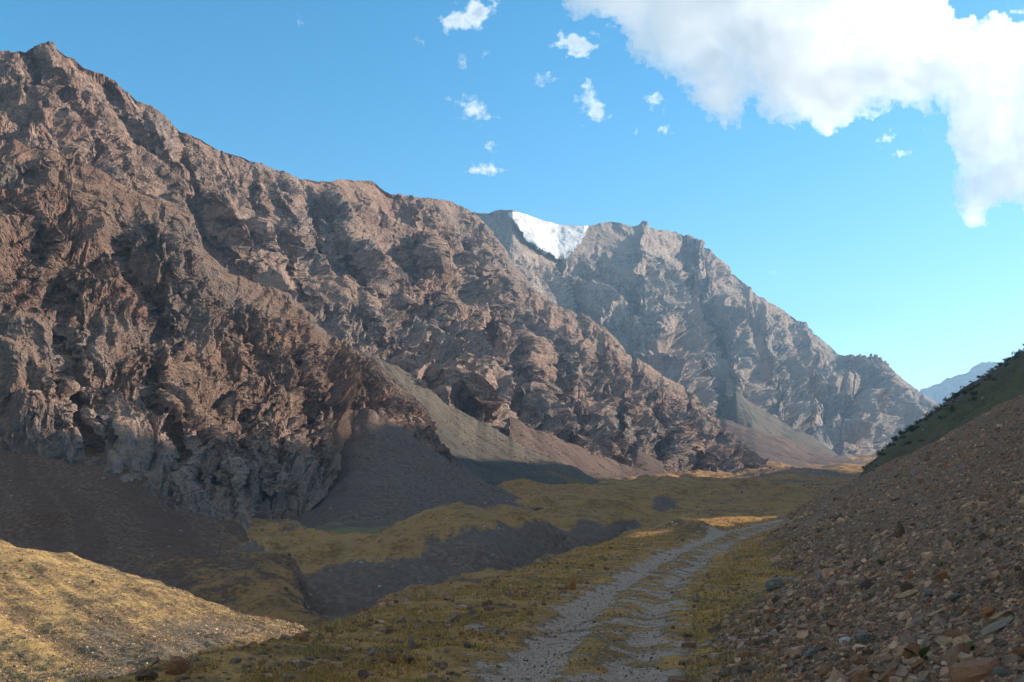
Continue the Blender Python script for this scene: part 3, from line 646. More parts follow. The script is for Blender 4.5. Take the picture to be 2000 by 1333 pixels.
# ------------------------------------------------------------------ the green mountainside on the far side of the scree slope
GD = np.array([.307, .952]); GP = np.array([.952, -.307])
def hillside():
    s = np.linspace(-40, 1300, R(300)); tt = np.linspace(60, 2500, R(420))
    S, Tt = np.meshgrid(s, tt)
    foot = np.interp(Tt, [0, 330, 480, 600, 660, 760, 900, 1100, 2500], [100, 92, -2, -2, 4, 70, 180, 290, 450])
    # unseen crest: height shaped to shade the valley and let sun reach the spur
    tau = Tt - .777 * S
    H = np.interp(tau, [-600, 0, 138, 192, 430, 540, 640, 720, 790, 1060, 1260, 1600, 2500], [30, 55, 60, 330, 450, 490, 470, 510, 500, 450, 330, 220, 200])
    SC = np.interp(Tt, [0, 640, 1000, 2500], [520, 520, 700, 900])
    f = S - foot
    k = np.interp(Tt, [0, 330, 480, 700, 900, 2500], [.70, .70, .68, .68, .74, .68])
    fp = np.clip(f, 0, None); rise = k * (fp + 18) * (1 - np.exp(-fp / 11)) + .9 * np.clip(f - 190, 0, None) + .18 * np.clip(f, None, 0)
    top = H - .7 * np.clip(S - SC, 0, None)
    z = smin(rise, np.minimum(top, H), 40)
    x = S * GP[0] + Tt * GD[0]; y = S * GP[1] + Tt * GD[1]
    p = np.stack([x, y, 0 * x], -1).reshape(-1, 3)
    nn = (6 * fbm(p / 120, 4, 601) + 3.2 * fbm(p / 25, 4, 606)).reshape(x.shape)
    z = z + nn * np.clip(f / 60, .1, 1) - 6
    return S, Tt, x, y, z, f
S, Tt, hx, hy, hz, hf = hillside()
HILLMAT = soil_mat('hillside_turf', 60, (.125, .080, .060), (.155, .088, .072), (.055, .060, .022), (.115, .098, .040), speck=.02, specksize=2, bumpd=.6)
ph = np.stack([hx, hy, 0 * hx], -1).reshape(-1, 3)
structure(mesh_obj('hillside', np.stack([hx, hy, hz], -1).reshape(-1, 3), grid_faces(*hx.shape), HILLMAT, True, {'grass': .55 + .55 * fbm(ph / 70, 4, 611) , 'tone': .2 * fbm(ph / 70, 3, 615)}))
# ------------------------------------------------------------------ ground under everything
gx = np.linspace(-5000, 6000, 111); gy = np.linspace(-600, 11000, 117)
GX, GY = np.meshgrid(gx, gy)
GZ = -45 + np.interp(GY, [0, 400, 1500, 3000, 11000], [0, 0, 30, 80, 300])
structure(mesh_obj('ground', np.stack([GX, GY, GZ], -1).reshape(-1, 3), grid_faces(*GX.shape), SCREE, True, {'grass': 0 * GX + .4, 'tone': 0 * GX}))

# ------------------------------------------------------------------ glacier and its waterfall
def glacier():
    u = np.linspace(0, 1, R(150)); v = np.linspace(0, 1, R(90))
    up = [(993,415),(1003,413),(1012,414),(1030,420),(1060,430),(1080,437),(1100,441),(1120,442),(1149,442)]
    lo = [(993,424),(1003,436),(1016,452),(1030,474),(1050,486),(1072,499),(1090,512),(1104,506),(1122,490),(1138,468),(1149,446)]
    px = 993 + (1149 - 993) * u
    yu = np.interp(px, *zip(*up)); yl = np.interp(px, *zip(*lo))
    py = yl[None] + (yu - yl)[None] * v[:, None]; pxx = np.broadcast_to(px, py.shape)
    jq = np.stack([pxx, py, 0 * py], -1).reshape(-1, 3); ed = 1 - np.clip(v[:, None] / .2, 0, 1) * np.clip(u[None] / .12, 0, 1)
    pxx = pxx + (5 * fbm(jq / 16, 4, 731, gain=.6)).reshape(py.shape) * ed * np.clip((1 - v[:, None]) / .15, 0, 1); py = py + (6 * fbm(jq / 14, 4, 741, gain=.6)).reshape(py.shape) * ed * np.clip((1 - v[:, None]) / .15, 0, 1)
    yb, _ = curve(baseB, pxx); yc, _ = curve(crestB, pxx)
    tt = np.clip((py - yb) / (yc - yb), 0, 1)
    _, Y = bsurf(pxx, tt)
    # the ice fills the bowl: a calm surface lying in front of the rock
    Ys = Y.copy(); Ys = smooth_u(smooth_v(Ys[..., None], 14), 30)[..., 0]
    thick = 26 * np.clip(v[:, None] / .06, 0, 1) * np.clip(np.minimum(u, 1 - u)[None] / .05, 0, 1) + 10
    top = W(pxx, py, np.minimum(Ys, Y) - thick - 10)
    p = top.reshape(-1, 3)
    top = top + (9 * fbm(p / np.array([70, 120, 60]), 4, 701) + 2.2 * (facets(p / 22, 705)) * np.clip(.25 - np.broadcast_to(v[:, None], pxx.shape).ravel(), 0, .25) * 6).reshape(pxx.shape)[..., None] * np.array([0, -1, .2])
    bot = W(pxx, py, Y + 40)
    n0, n1 = py.shape
    V = np.concatenate([top.reshape(-1, 3), bot.reshape(-1, 3)]); F1 = grid_faces(n0, n1); F2 = F1[:, ::-1] + n0 * n1
    ring = np.concatenate([np.arange(n1), np.arange(1, n0) * n1 + n1 - 1, (n0 - 1) * n1 + np.arange(n1 - 2, -1, -1), np.arange(n0 - 2, 0, -1) * n1])
    r2 = np.roll(ring, -1)
    F3 = np.stack([r2, ring, ring + n0 * n1, r2 + n0 * n1], -1)
    m, nt, b = new_mat('glacier_ice'); t = NT(nt)
    st = t.noise(1 / 34, 7, .72, vec=t.vmul(t.pos, (1, .35, .8)), dist=1.0); bl = t.noise(1 / 60, 4, .6)
    c = t.mix(t.step(st, .46, .66), (.56, .57, .58), (.34, .35, .36))
    c = t.mix(t.math('MULTIPLY', t.step(bl, .52, .66), .4), c, (.55, .54, .52))
    c = t.mix(t.math('MULTIPLY', t.attr('front'), t.step(t.noise(1 / 14, 5, .7, vec=t.vmul(t.pos, (1, .3, .3))), .40, .55)), c, (.20, .28, .33))
    nt.links.new(c, b.inputs['Base Color']); b.inputs['Roughness'].default_value = .6
    nt.links.new(t.bump(t.noise(1 / 12, 6, .7, vec=t.vmul(t.pos, (1, .4, .3))), 3, .7), b.inputs['Normal'])
    fr = np.broadcast_to(np.clip((.16 - v) / .06, 0, 1)[:, None], py.shape) + .6 * np.clip((np.broadcast_to(u, py.shape) - .80 - .1 * v[:, None]) / .1, 0, 1) * np.clip((.5 - v[:, None]) / .2, 0, 1)
    fr = np.concatenate([np.clip(fr, 0, 1).ravel(), np.ones(n0 * n1)])
    o = mesh_obj('glacier', V, np.concatenate([F1, F2, F3]), m, False, {'front': fr})
    return tag(o, 'white hanging glacier filling the bowl between two summits', 'glacier')
glacier()
def waterfall():
    n = R(60); s = np.linspace(0, 1, n)
    px = 1109.5 - 5 * s + 1.5 * np.sin(9 * s); py = 553 + 46 * s
    yb, _ = curve(baseB, px); yc, _ = curve(crestB, px)
    _, Y = bsurf(px, (py - yb) / (yc - yb))
    c = W(px, py, Y - 30)
    w = 1.5 + .9 * np.sin(17 * s) ** 2
    ang = np.linspace(0, 2 * np.pi, 9)[:-1]
    V = c[:, None] + np.stack([np.cos(ang)[None] * w[:, None], np.sin(ang)[None] * w[:, None] * .5, 0 * w[:, None] + 0 * ang[None]], -1)
    i = np.arange(n * 8).reshape(n, 8); j = np.roll(i, -1, 1)
    Fc = np.stack([i[:-1], j[:-1], j[1:], i[1:]], -1).reshape(-1, 4)
    m, nt, b = new_mat('falling_water'); b.inputs['Base Color'].default_value = (.30, .36, .40, 1)
    return structure(mesh_obj('waterfall', V.reshape(-1, 3), Fc, m, True))
waterfall()
tick('glacier')
# ------------------------------------------------------------------ stones, grass, plants
def near_z(x, y): return near_height(np.asarray(x, float), np.asarray(y, float))
def hit(px, py):
    """point of the near ground seen at a photo pixel"""
    Ys = 4.5 * (210 / 4.5) ** np.linspace(0, 1, 900)
    pts = W(np.full(900, px), np.full(900, py), Ys)
    g = near_z(pts[None, :, 0], pts[None, :, 1])[0][0]
    b = np.nonzero(pts[:, 2] <= g)[0]
    k = b[0] if len(b) else 899
    return pts[k]
def ground_normal(x, y, h=.25):
    zx = near_z(x + h, y)[0] - near_z(x - h, y)[0]; zy = near_z(x, y + h)[0] - near_z(x, y - h)[0]
    n = np.stack([-zx / (2 * h), -zy / (2 * h), np.ones_like(zx)], -1)
    return n / np.linalg.norm(n, axis=-1, keepdims=True)
def frames(n, r):
    """random tangent frames about normals n"""
    a = r.normal(size=n.shape); t = a - (a * n).sum(-1, keepdims=True) * n
    t /= np.linalg.norm(t, axis=-1, keepdims=True); return t, np.cross(n, t)
def stone_cloud(c, n, size, r, flat=(.18, .5), tilt=.3, longer=1.0):
    """angular flat stones; returns verts, faces and one tint per vertex"""
    N = len(c); K = 6
    n = n + r.normal(size=n.shape) * tilt; n /= np.linalg.norm(n, axis=-1, keepdims=True)
    t, b = frames(n, r)
    ang = (np.arange(K)[None] + r.uniform(-.36, .36, (N, K))) * 2 * np.pi / K
    rad = r.uniform(.62, 1.15, (N, K)); asp = r.uniform(.45, .95, N) / longer
    h = size * r.uniform(flat[0], flat[1], N)
    def ring(k, zz, jit):
        rr = rad * k * r.uniform(1 - jit, 1 + jit, (N, K)) * size[:, None] * .5
        ca, sa = np.cos(ang) * rr, np.sin(ang) * rr * asp[:, None]
        z = zz[:, None] + h[:, None] * r.uniform(-.16, .16, (N, K))
        return c[:, None] + ca[..., None] * t[:, None] + sa[..., None] * b[:, None] + z[..., None] * n[:, None]
    V = np.concatenate([ring(.9, -.45 * h, .1), ring(.82, .5 * h, .16)], 1)
    i = np.arange(K); j = (i + 1) % K
    side = np.concatenate([np.stack([i, j, j + K], -1), np.stack([i, j + K, i + K], -1)])
    cap = np.stack([np.full(K - 2, K), K + np.arange(1, K - 1), K + np.arange(2, K)], -1)
    bot = np.stack([np.zeros(K - 2, int), np.arange(2, K), np.arange(1, K - 1)], -1)
    T = np.concatenate([side, cap, bot])
    Fq = (T[None] + (np.arange(N) * 2 * K)[:, None, None]).reshape(-1, 3)
    tint = np.repeat(r.uniform(0, 1, N), 2 * K)
    return V.reshape(-1, 3), Fq, tint
STONE_COLS = [(0.122, 0.063, 0.037), (0.271, 0.127, 0.069), (0.359, 0.172, 0.093), (0.213, 0.117, 0.071), (0.435, 0.224, 0.122), (0.246, 0.151, 0.097), (0.547, 0.289, 0.161), (0.291, 0.126, 0.067), (0.307, 0.173, 0.107), (0.643, 0.356, 0.209)]
def stone_mat(name, scale=1.0, bright=1.0, red=1.0):
    m, nt, b = new_mat(name); t = NT(nt)
    a = t.attr('tint')
    st = [(k / len(STONE_COLS), (c[0] * bright * red, c[1] * bright, c[2] * bright)) for k, c in enumerate(STONE_COLS)]
    c = t.ramp(a, st, 'CONSTANT')
    n = t.noise(9 * scale, 5, .65); n2 = t.noise(45 * scale, 4, .7)
    c = t.mix(t.step(n, .35, .65), t.mix(.45, c, (.05, .042, .036)), c)
    c = t.mix(t.math('MULTIPLY', t.step(n2, .5, .66), .35), c, (.38, .28, .20))
    nt.links.new(c, b.inputs['Base Color']); nt.links.new(t.bump(t.math('ADD', n, n2), .02 / scale, .8), b.inputs['Normal'])
    b.inputs['Roughness'].default_value = .8; b.inputs['Specular IOR Level'].default_value = .3
    return m
SHALE = stone_mat('shale_stones')
r = np.random.default_rng(31)
def scatter(n, ymin, ymax, umin, umax, cond):
    y = ymin * (ymax / ymin) ** r.uniform(0, 1, n); x = r.uniform(umin, umax, n) * y
    z, e, f1, f2, tr, h = near_z(x, y)
    m = cond(x, y, e, f1, f2, tr, h)
    return np.stack([x, y, z], -1)[m], tr[m], h[m], np.minimum(f1, f2)[m]
patch = lambda x, y, s, seed: fbm(np.stack([np.ravel(x) / s, np.ravel(y) / s, 0 * np.ravel(x)], -1), 3, seed)
# loose shale of the scree slope
c1, _, hh, ff = scatter(int(330000 * Q), 4.2, 130, .10, .95, lambda x, y, e, f1, f2, tr, h: (np.minimum(f1, f2) + .5 * patch(x, y, 2, 901) > -.15) & (patch(x, y, 3.5, 905) > -.62) )
d1 = c1[:, 1]
sz = np.clip(np.exp(r.normal(-3.55, .62, len(c1))), .014, .26) * (1 + .032 * d1) * np.where(ff < 2.5, 1.2, .9)
V, Fq, tint = stone_cloud(c1 + np.array([0, 0, .2]) * (sz * .3)[:, None], ground_normal(c1[:, 0], c1[:, 1]), sz, r, tilt=.33, longer=1.15)
stuff(mesh_obj('scree', V, Fq, SHALE, False, {'tint': tint}))
# stones on the grassy verge and grit on the track
c2, tr2, _, _ = scatter(int(34000 * Q), 8.0, 95, -.60, .30, lambda x, y, e, f1, f2, tr, h: (e > -2.5) & (f1 < .6) & ((np.abs(tr) > 1.5) | (r.uniform(size=x.shape) < .35)) & ((patch(x, y, 1.6, 911) > .10) | (r.uniform(size=x.shape) < .16)))
sz = np.clip(np.exp(r.normal(-2.95, .62, len(c2))), .014, .32) * (1 + .010 * c2[:, 1]) * np.where(np.abs(tr2) < 1.5, .5, 1)
V, Fq, tint = stone_cloud(c2 + np.array([0, 0, .12]) * sz[:, None], ground_normal(c2[:, 0], c2[:, 1]), sz, r, tilt=.22)
stuff(mesh_obj('verge_stones', V, Fq, SHALE, False, {'tint': tint}))
c4, tr4, _, _ = scatter(int(45000 * Q), 8.5, 80, -.20, .30, lambda x, y, e, f1, f2, tr, h: (np.abs(tr) < 1.5 + .5 * patch(x, y, 1.5, 917)) & (f1 < 0))
sz = np.clip(np.exp(r.normal(-4.4, .5, len(c4))), .006, .10) * (1 + .02 * c4[:, 1])
V, Fq, tint = stone_cloud(c4 + np.array([0, 0, .1]) * sz[:, None], ground_normal(c4[:, 0], c4[:, 1]), sz, r, flat=(.3, .7), tilt=.3)
stuff(mesh_obj('track_gravel', V, Fq, stone_mat('track_stones', 2.0, .95, .9), False, {'tint': tint}))
# gravel lying on the sunlit spur
me = spur.data; n_ = len(me.vertices); sv = np.empty(n_ * 3, np.float32); me.vertices.foreach_get('co', sv); sv = sv.reshape(-1, 3)
sn = np.empty(n_ * 3, np.float32); me.vertices.foreach_get('normal', sn); sn = sn.reshape(-1, 3)
nc_ = len(SPUR_PX); nr_ = n_ // nc_
def on_spur(n):
    k = r.uniform(1, nr_ - 14, n); c = r.uniform(0, nc_ - 2, n); i = k.astype(int); j = c.astype(int); a = (k - i)[:, None]; b = (c - j)[:, None]
    f = lambda A: (A[i * nc_ + j] * (1 - a) * (1 - b) + A[i * nc_ + j + 1] * (1 - a) * b + A[(i + 1) * nc_ + j] * a * (1 - b) + A[(i + 1) * nc_ + j + 1] * a * b)
    return f(sv), f(sn)
c3, n3 = on_spur(int(120000 * Q))
keep = patch(c3[:, 0], c3[:, 1], 5, 921) + .5 * patch(c3[:, 0], c3[:, 1], 1.5, 925) > -.22; c3 = c3[keep]; n3 = n3[keep]
sz = np.clip(np.exp(r.normal(-3.0, .6, len(c3)) + .4 * patch(c3[:, 0], c3[:, 1], 7, 927)), .03, .6)
V, Fq, tint = stone_cloud(c3 + n3 * (sz * .12)[:, None], n3, sz, r, tilt=.3)
stuff(mesh_obj('gravel', V, Fq, stone_mat('gravel_stones', .6, 1.35, .80), False, {'tint': tint}))
tick('loose stones')
# stones strewn over the valley floor and the fans
def on_mesh(o, n, keepf):
    me = o.data; m_ = len(me.vertices); v = np.empty(m_ * 3, np.float32); me.vertices.foreach_get('co', v); v = v.reshape(-1, 3); nn = np.empty(m_ * 3, np.float32); me.vertices.foreach_get('normal', nn); nn = nn.reshape(-1, 3)
    k = r.integers(0, m_, n); c = v[k] + r.normal(size=(n, 3)) * np.array([.4, .4, 0]); kp = keepf(c)
    return c[kp], nn[k][kp]
C_, N_, S_ = [], [], []
for o in [o for o in COL.objects if o.name.split('.')[0] in ('meadow', 'stream_bank', 'talus_slope', 'scree_fan', 'knoll')]:
    c, nn = on_mesh(o, int(5200 * Q), lambda c: (patch(c[:, 0], c[:, 1], 45, 971) + .6 * patch(c[:, 0], c[:, 1], 12, 975) > .02) & (c[:, 1] < 1500))
    C_.append(c); N_.append(nn)
C_ = np.concatenate(C_); N_ = np.concatenate(N_); S_ = np.clip(np.exp(r.normal(-1.35, .55, len(C_))), .10, 1.6) * (.55 + C_[:, 1] / 520)
V, Fq, tint = stone_cloud(C_ + N_ * (S_ * .1)[:, None], N_, S_, r, flat=(.3, .7), tilt=.3)
stuff(mesh_obj('rubble', V, Fq, stone_mat('rubble_stones', .4, .85, .95), False, {'tint': tint}))
# grass
def blades(c, n, hgt, wid, r, lean=.5):
    N = len(c)
    up = n + r.normal(size=(N, 3)) * lean * .6; up /= np.linalg.norm(up, axis=-1, keepdims=True)
    t, b = frames(up, r)
    bend = b * (r.uniform(.1, .7, N) * hgt)[:, None]
    w = t * (wid * .5)[:, None]
    m = c + up * (hgt * .55)[:, None] + bend * .3; tp = c + up * hgt[:, None] + bend
    V = np.stack([c - w, c + w, m + w * .75, m - w * .75, tp], 1)
    T = np.array([[0, 1, 2], [0, 2, 3], [3, 2, 4]])
    return V.reshape(-1, 3), (T[None] + (np.arange(N) * 5)[:, None, None]).reshape(-1, 3), np.repeat(r.uniform(0, 1, N), 5)
def grass_mat(name, cols):
    m, nt, b = new_mat(name); t = NT(nt)
    c = t.ramp(t.attr('tint'), [(k / (len(cols) - 1), c) for k, c in enumerate(cols)])
    dry = t.step(t.noise(.5, 4, .6), .42, .62)
    c = t.mix(t.math('MULTIPLY', dry, .6), c, (.30, .21, .075))
    nt.links.new(c, b.inputs['Base Color']); b.inputs['Roughness'].default_value = .7
    return m
GRASS = grass_mat('grass_blades', [(0.155, 0.110, 0.021), (0.284, 0.165, 0.030), (0.439, 0.236, 0.053), (0.659, 0.337, 0.114)])
DRY = grass_mat('dry_grass_blades', [(.21, .138, .046), (.31, .21, .074), (.41, .29, .115), (.14, .105, .032)])
cg, trg, hg, ffg = scatter(int(330000 * Q), 8.0, 96, -.62, .36, lambda x, y, e, f1, f2, tr, h: (e > -1.6) & (f1 + .8 * patch(x, y, 1.3, 931) < .55) & (patch(x, y, .7, 935) + .7 * patch(x, y, 2.6, 937) > -.12) & ((np.abs(np.abs(tr) - .85) + .45 * patch(x, y, 1.1, 941) > .56) | (np.abs(tr) > 1.7)) & ((np.abs(tr) > 1.6) | (r.uniform(size=x.shape) < .30)))
hb = np.exp(r.normal(-2.95, .42, len(cg))) * np.where(np.abs(trg) < 1.5, .6, 1) * (1 + .004 * cg[:, 1])
V, Fq, tint = blades(cg, np.array([[0, 0, 1.]]) + 0 * cg, hb, .0040 + .00042 * cg[:, 1], r, .9)
kk = r.choice(len(cg), int(6500 * Q)); kk = kk[patch(cg[kk, 0], cg[kk, 1], 1.1, 961) > -.05]
V2, F2, t2 = blades(cg[kk], np.array([[0, 0, 1.]]) + 0 * cg[kk], np.exp(r.normal(-2.15, .3, len(kk))), .003 + .00035 * cg[kk, 1], r, .5)
V, Fq, tint = np.concatenate([V, V2]), np.concatenate([Fq, F2 + len(V)]), np.concatenate([tint * .85, .82 + .18 * t2])
stuff(mesh_obj('grass', V, Fq, GRASS, False, {'tint': tint}))
cg, ng = on_spur(int(45000 * Q))
keep = patch(cg[:, 0], cg[:, 1], 2.2, 951) + .6 * patch(cg[:, 0], cg[:, 1], 6, 953) > .02; cg = cg[keep]; ng = ng[keep]
V, Fq, tint = blades(cg, np.array([[0, 0, 1.]]) + .5 * ng, np.exp(r.normal(-2.5, .35, len(cg))), .02 + .00015 * cg[:, 1], r, .9)
stuff(mesh_obj('dry_grass', V, Fq, DRY, False, {'tint': tint}))
tick('grass')

# ---- single stones
def plain_stone_mat(name, col, col2):
    m, nt, b = new_mat(name); t = NT(nt)
    tc = t.n('ShaderNodeTexCoord').outputs['Object']
    n = t.noise(5, 6, .65, vec=tc); n2 = t.noise(26, 5, .7, vec=tc); lay = t.noise(7, 3, .6, vec=t.vmul(tc, (.6, .6, 5)))
    c = t.mix(t.step(n, .36, .64), col, col2); c = t.mix(t.math('MULTIPLY', t.step(lay, .5, .62), .4), c, tuple(x * .6 for x in col))
    c = t.mix(t.math('MULTIPLY', t.step(n2, .52, .68), .35), c, tuple(min(.7, x * 1.7) for x in col2))
    nt.links.new(c, b.inputs['Base Color']); nt.links.new(t.bump(t.math('ADD', n2, lay), .02, .9), b.inputs['Normal'])
    b.inputs['Roughness'].default_value = .8; b.inputs['Specular IOR Level'].default_value = .3
    return m
SM = {'rust brown': plain_stone_mat('rust_shale', (0.236, 0.095, 0.042), (0.321, 0.139, 0.062)), 'tan': plain_stone_mat('tan_shale', (0.335, 0.183, 0.092), (0.457, 0.273, 0.148)),
      'grey': plain_stone_mat('grey_slate', (0.214, 0.148, 0.102), (0.304, 0.213, 0.148)), 'blue grey': plain_stone_mat('blue_slate', (0.129, 0.112, 0.092), (0.206, 0.171, 0.139)),
      'dark brown': plain_stone_mat('dark_shale', (0.104, 0.057, 0.033), (0.176, 0.095, 0.051)), 'white': plain_stone_mat('white_quartz', (.55, .53, .50), (.70, .68, .66)),
      'orange': plain_stone_mat('orange_shale', (0.335, 0.118, 0.037), (0.427, 0.178, 0.066)), 'purple': plain_stone_mat('purple_slate', (0.114, 0.065, 0.058), (0.160, 0.095, 0.079))}
def stone_mesh(seed, kind='slab'):
    """unit stone, about 1 m long along x; slab, block or boulder"""
    q = np.random.default_rng(seed); K = 9
    rings = {'slab': [(.72, 0), (1, .10), (1, .24), (.86, .32), (.5, .335)], 'block': [(.8, 0), (1, .2), (.96, .5), (.74, .66), (.4, .70)], 'boulder': [(.7, 0), (1, .22), (.95, .42), (.66, .62), (.30, .70)], 'spike': [(1, 0), (.92, .5), (.62, 1.0), (.30, 1.45), (.1, 1.6)]}[kind]
    ang = (np.arange(K) + q.uniform(-.33, .33, K)) * 2 * np.pi / K; rad = q.uniform(.72, 1.1, K); asp = q.uniform(.5, .75) if kind == 'slab' else q.uniform(.65, .9)
    V = []; tl = q.normal(size=2) * .10
    for k, z in rings:
        rr = rad * k * q.uniform(.93, 1.07, K) * .5
        x, y = np.cos(ang) * rr, np.sin(ang) * rr * asp
        V.append(np.stack([x + .05 * q.normal(), y + .04 * q.normal(), z + x * tl[0] + y * tl[1] + q.normal(size=K) * .018], -1))
    V = np.concatenate(V); n = len(rings)
    V = np.concatenate([V, [[0, 0, rings[-1][1] + .01], [0, 0, -.02]]])
    f = []
    for a in range(n - 1):
        for k in range(K):
            i0, i1 = a * K + k, a * K + (k + 1) % K
            f += [[i0, i1, i1 + K], [i0, i1 + K, i0 + K]]
    f += [[(n - 1) * K + k, (n - 1) * K + (k + 1) % K, n * K] for k in range(K)] + [[(k + 1) % K, k, n * K + 1] for k in range(K)]
    # one level of subdivision with rough noise
    f = np.array(f); e = np.sort(np.concatenate([f[:, [0, 1]], f[:, [1, 2]], f[:, [2, 0]]]), 1); ue, inv = np.unique(e, axis=0, return_inverse=True); inv = inv.reshape(-1)
    m = len(f); M = len(V) + inv; a, b, c = f.T; ab, bc, ca = M[:m], M[m:2*m], M[2*m:]
    V = np.concatenate([V, V[ue].mean(1)]); f = np.concatenate([np.stack(s_, -1) for s_ in ((a, ab, ca), (ab, b, bc), (ca, bc, c), (ab, bc, ca))])
    V = V + (.05 * fbm(V * 3.1 + seed, 3, seed))[:, None] * np.array([1, 1, .5])
    return V, f
STONES = {k: [] for k in ('slab', 'block', 'boulder', 'spike')}
for kd, nn in (('slab', 10), ('block', 6), ('boulder', 6), ('spike', 2)):
    for j in range(nn):
        V, f = stone_mesh(1000 + 37 * j + len(kd), kd)
        me = bpy.data.meshes.new('stone'); me.from_pydata(V.tolist(), [], f.tolist()); me.shade_flat(); me.materials.append(SM['grey'])
        STONES[kd].append(me)
from mathutils import Matrix, Vector
def put_stone(p, n, length, col, kind, k, label, cat, group=None, yaw=0, sink=.12, tilt=(0, 0), squash=1.0):
    o = bpy.data.objects.new('stone', STONES[kind][k % len(STONES[kind])]); COL.objects.link(o)
    n = Vector(n).normalized(); x = Vector((math.cos(yaw), math.sin(yaw), 0)); x = (x - n * x.dot(n)).normalized(); y = n.cross(x)
    Rm = Matrix((x, y, n)).transposed().to_4x4() @ Matrix.Rotation(tilt[0], 4, 'X') @ Matrix.Rotation(tilt[1], 4, 'Y')
    o.matrix_world = Matrix.Translation(Vector(p) - n * sink * length * .6) @ Rm @ Matrix.Diagonal((length, length, length * squash, 1))
    o.material_slots[0].link = 'OBJECT'; o.material_slots[0].material = SM[col]
    return tag(o, label, cat, group)
SPECIAL = [  # px, py of the foot, width in photo pixels, colour, kind, squash, yaw, label
 (1118,1152,19,'orange','spike',.9,.3,'orange pointed stone standing upright in the grass beside the track'),
 (1515,1153,36,'blue grey','boulder',.9,.2,'blue grey boulder lying alone in the grass below the scree'),
 (1650,1260,21,'white','boulder',.9,0,'bright white quartz stone on the brown scree'),
 (1531,1321,9,'white','boulder',.8,0,'small white quartz chip low in the scree by the grass edge'),
 (1575,1141,30,'tan','slab',.9,.1,'pale tan slab on the lower edge of the scree'),
 (1946,1236,70,'grey','slab',.7,.15,'long pale grey slab lying across the scree'),
 (1959,1214,46,'tan','slab',1.1,.5,'tan wedge shaped slab just above the long pale grey slab'),
 (1906,1332,115,'rust brown','slab',.9,.5,'very large brown slab in the bottom corner of the scree'),
 (1693,1331,46,'rust brown','slab',1.3,.1,'brown slab at the foot of the frame below the white quartz stone'),
 (346,1317,38,'rust brown','boulder',1.1,0,'brown boulder on the rim of the grassy verge above the gully'),
 (282,1330,38,'dark brown','boulder',.8,.3,'dark flat boulder at the end of the grassy rim'),
 (804,1267,20,'grey','spike',.75,.8,'grey upright stone standing in the verge grass'),
 (768,1295,22,'rust brown','block',1.0,.2,'brown block beside its darker neighbour in the verge grass'),
 (799,1296,27,'dark brown','block',.8,.5,'dark brown block paired with a lighter one in the verge grass'),
 (1759,1050,24,'dark brown','spike',.8,.4,'dark upright slab jutting out of the scree slope'),
 (1458,1291,30,'rust brown','block',.9,.1,'brown block at the grass edge of the scree'),
 (1467,1272,20,'tan','slab',1.2,.1,'pale tan stone perched behind the brown block at the grass edge'),
 (1693,1150,25,'purple','block',.9,.3,'purple block on the lower scree'),
 (1817,1165,20,'blue grey','boulder',.9,.2,'blue grey boulder high in the middle of the scree'),
 (1688,1256,30,'blue grey','block',.9,.2,'dark slate block next to the white quartz stone'),
 (1587,1286,28,'blue grey','block',.8,.6,'blue slate block among brown stones near the grass edge'),
 (1438,1325,20,'blue grey','boulder',.9,.6,'blue grey boulder at the bottom tip of the scree'),
 (1934,1204,28,'orange','boulder',.9,.2,'rounded orange brown stone beside the tan wedge shaped slab'),
 (1310,1184,12,'tan','slab',1.0,.1,'small pale stone lying on the gravel track'),
 (1725,1187,26,'tan','slab',.9,.1,'flat tan slab in the middle of the lower scree'),
 (1790,1215,34,'grey','slab',.6,.4,'slim grey slab slanting down the scree'),
 (1830,1200,36,'tan','slab',.6,.35,'slim pale slab lying along the slope of the scree')]
taken = []
for k, (px_, py_, w_, col, kd, sq, yaw, lab) in enumerate(SPECIAL):
    p = hit(px_, py_); n = ground_normal(p[0:1], p[1:2])[0]
    L_ = w_ * np.linalg.norm(p - CAM) / F
    taken.append(p[:2])
    nn = np.array([0, 0, 1.]) if kd == 'spike' else n * .8 + np.array([0, 0, .2])
    put_stone(p, nn, L_ * 1.05, col, kd, k, lab, 'stone', None, yaw, .10, (0, 0), sq)
taken = np.array(taken)
q = np.random.default_rng(77)
COLS = ['rust brown', 'tan', 'grey', 'blue grey', 'dark brown']
cnt = 0
zone = [('scree', 175, lambda: (q.uniform(1440, 2060), q.uniform(1110, 1345)), lambda f1, e, tr: f1 > .35), ('verge', 90, lambda: (q.uniform(330, 1330), q.uniform(1100, 1335)), lambda f1, e, tr: (e > -.6) & (f1 < -.3) & (abs(tr) > 1.7))]
for zn, N, draw, ok in zone:
    k = 0; tries = 0
    while k < N and tries < 6000:
        tries += 1
        px_, py_ = draw(); p = hit(px_, py_)
        if p[1] > 60: continue
        z_, e_, f1_, f2_, tr_, h_ = near_z(p[0:1], p[1:2])
        if not ok(f1_[0], e_[0], tr_[0]) or np.min(np.hypot(*(taken - p[:2]).T)) < .35: continue
        col = COLS[q.choice(5, p=[.28, .26, .18, .08, .20])]
        kd = q.choice(['slab', 'slab', 'slab', 'slab', 'slab', 'block', 'boulder'])
        d_ = np.linalg.norm(p - CAM)
        L_ = float(np.clip(np.exp(q.normal(-1.75 if zn == 'scree' else -2.1, .33)) * (.46 + d_ / 50), .06, .36))
        n = ground_normal(p[0:1], p[1:2])[0]
        lab = '%s shale %s lying on the scree slope' % (col, kd) if zn == 'scree' else '%s shale %s lying in the verge grass beside the track' % (col, kd)
        put_stone(p, n, L_, col, kd, int(q.integers(100)), lab, 'stone', '%s %ss on the %s' % (col, kd, 'scree slope' if zn == 'scree' else 'grassy verge'), q.uniform(0, 6.3), .16, tuple(q.normal(size=2) * .16))
        k += 1
tick('single stones')

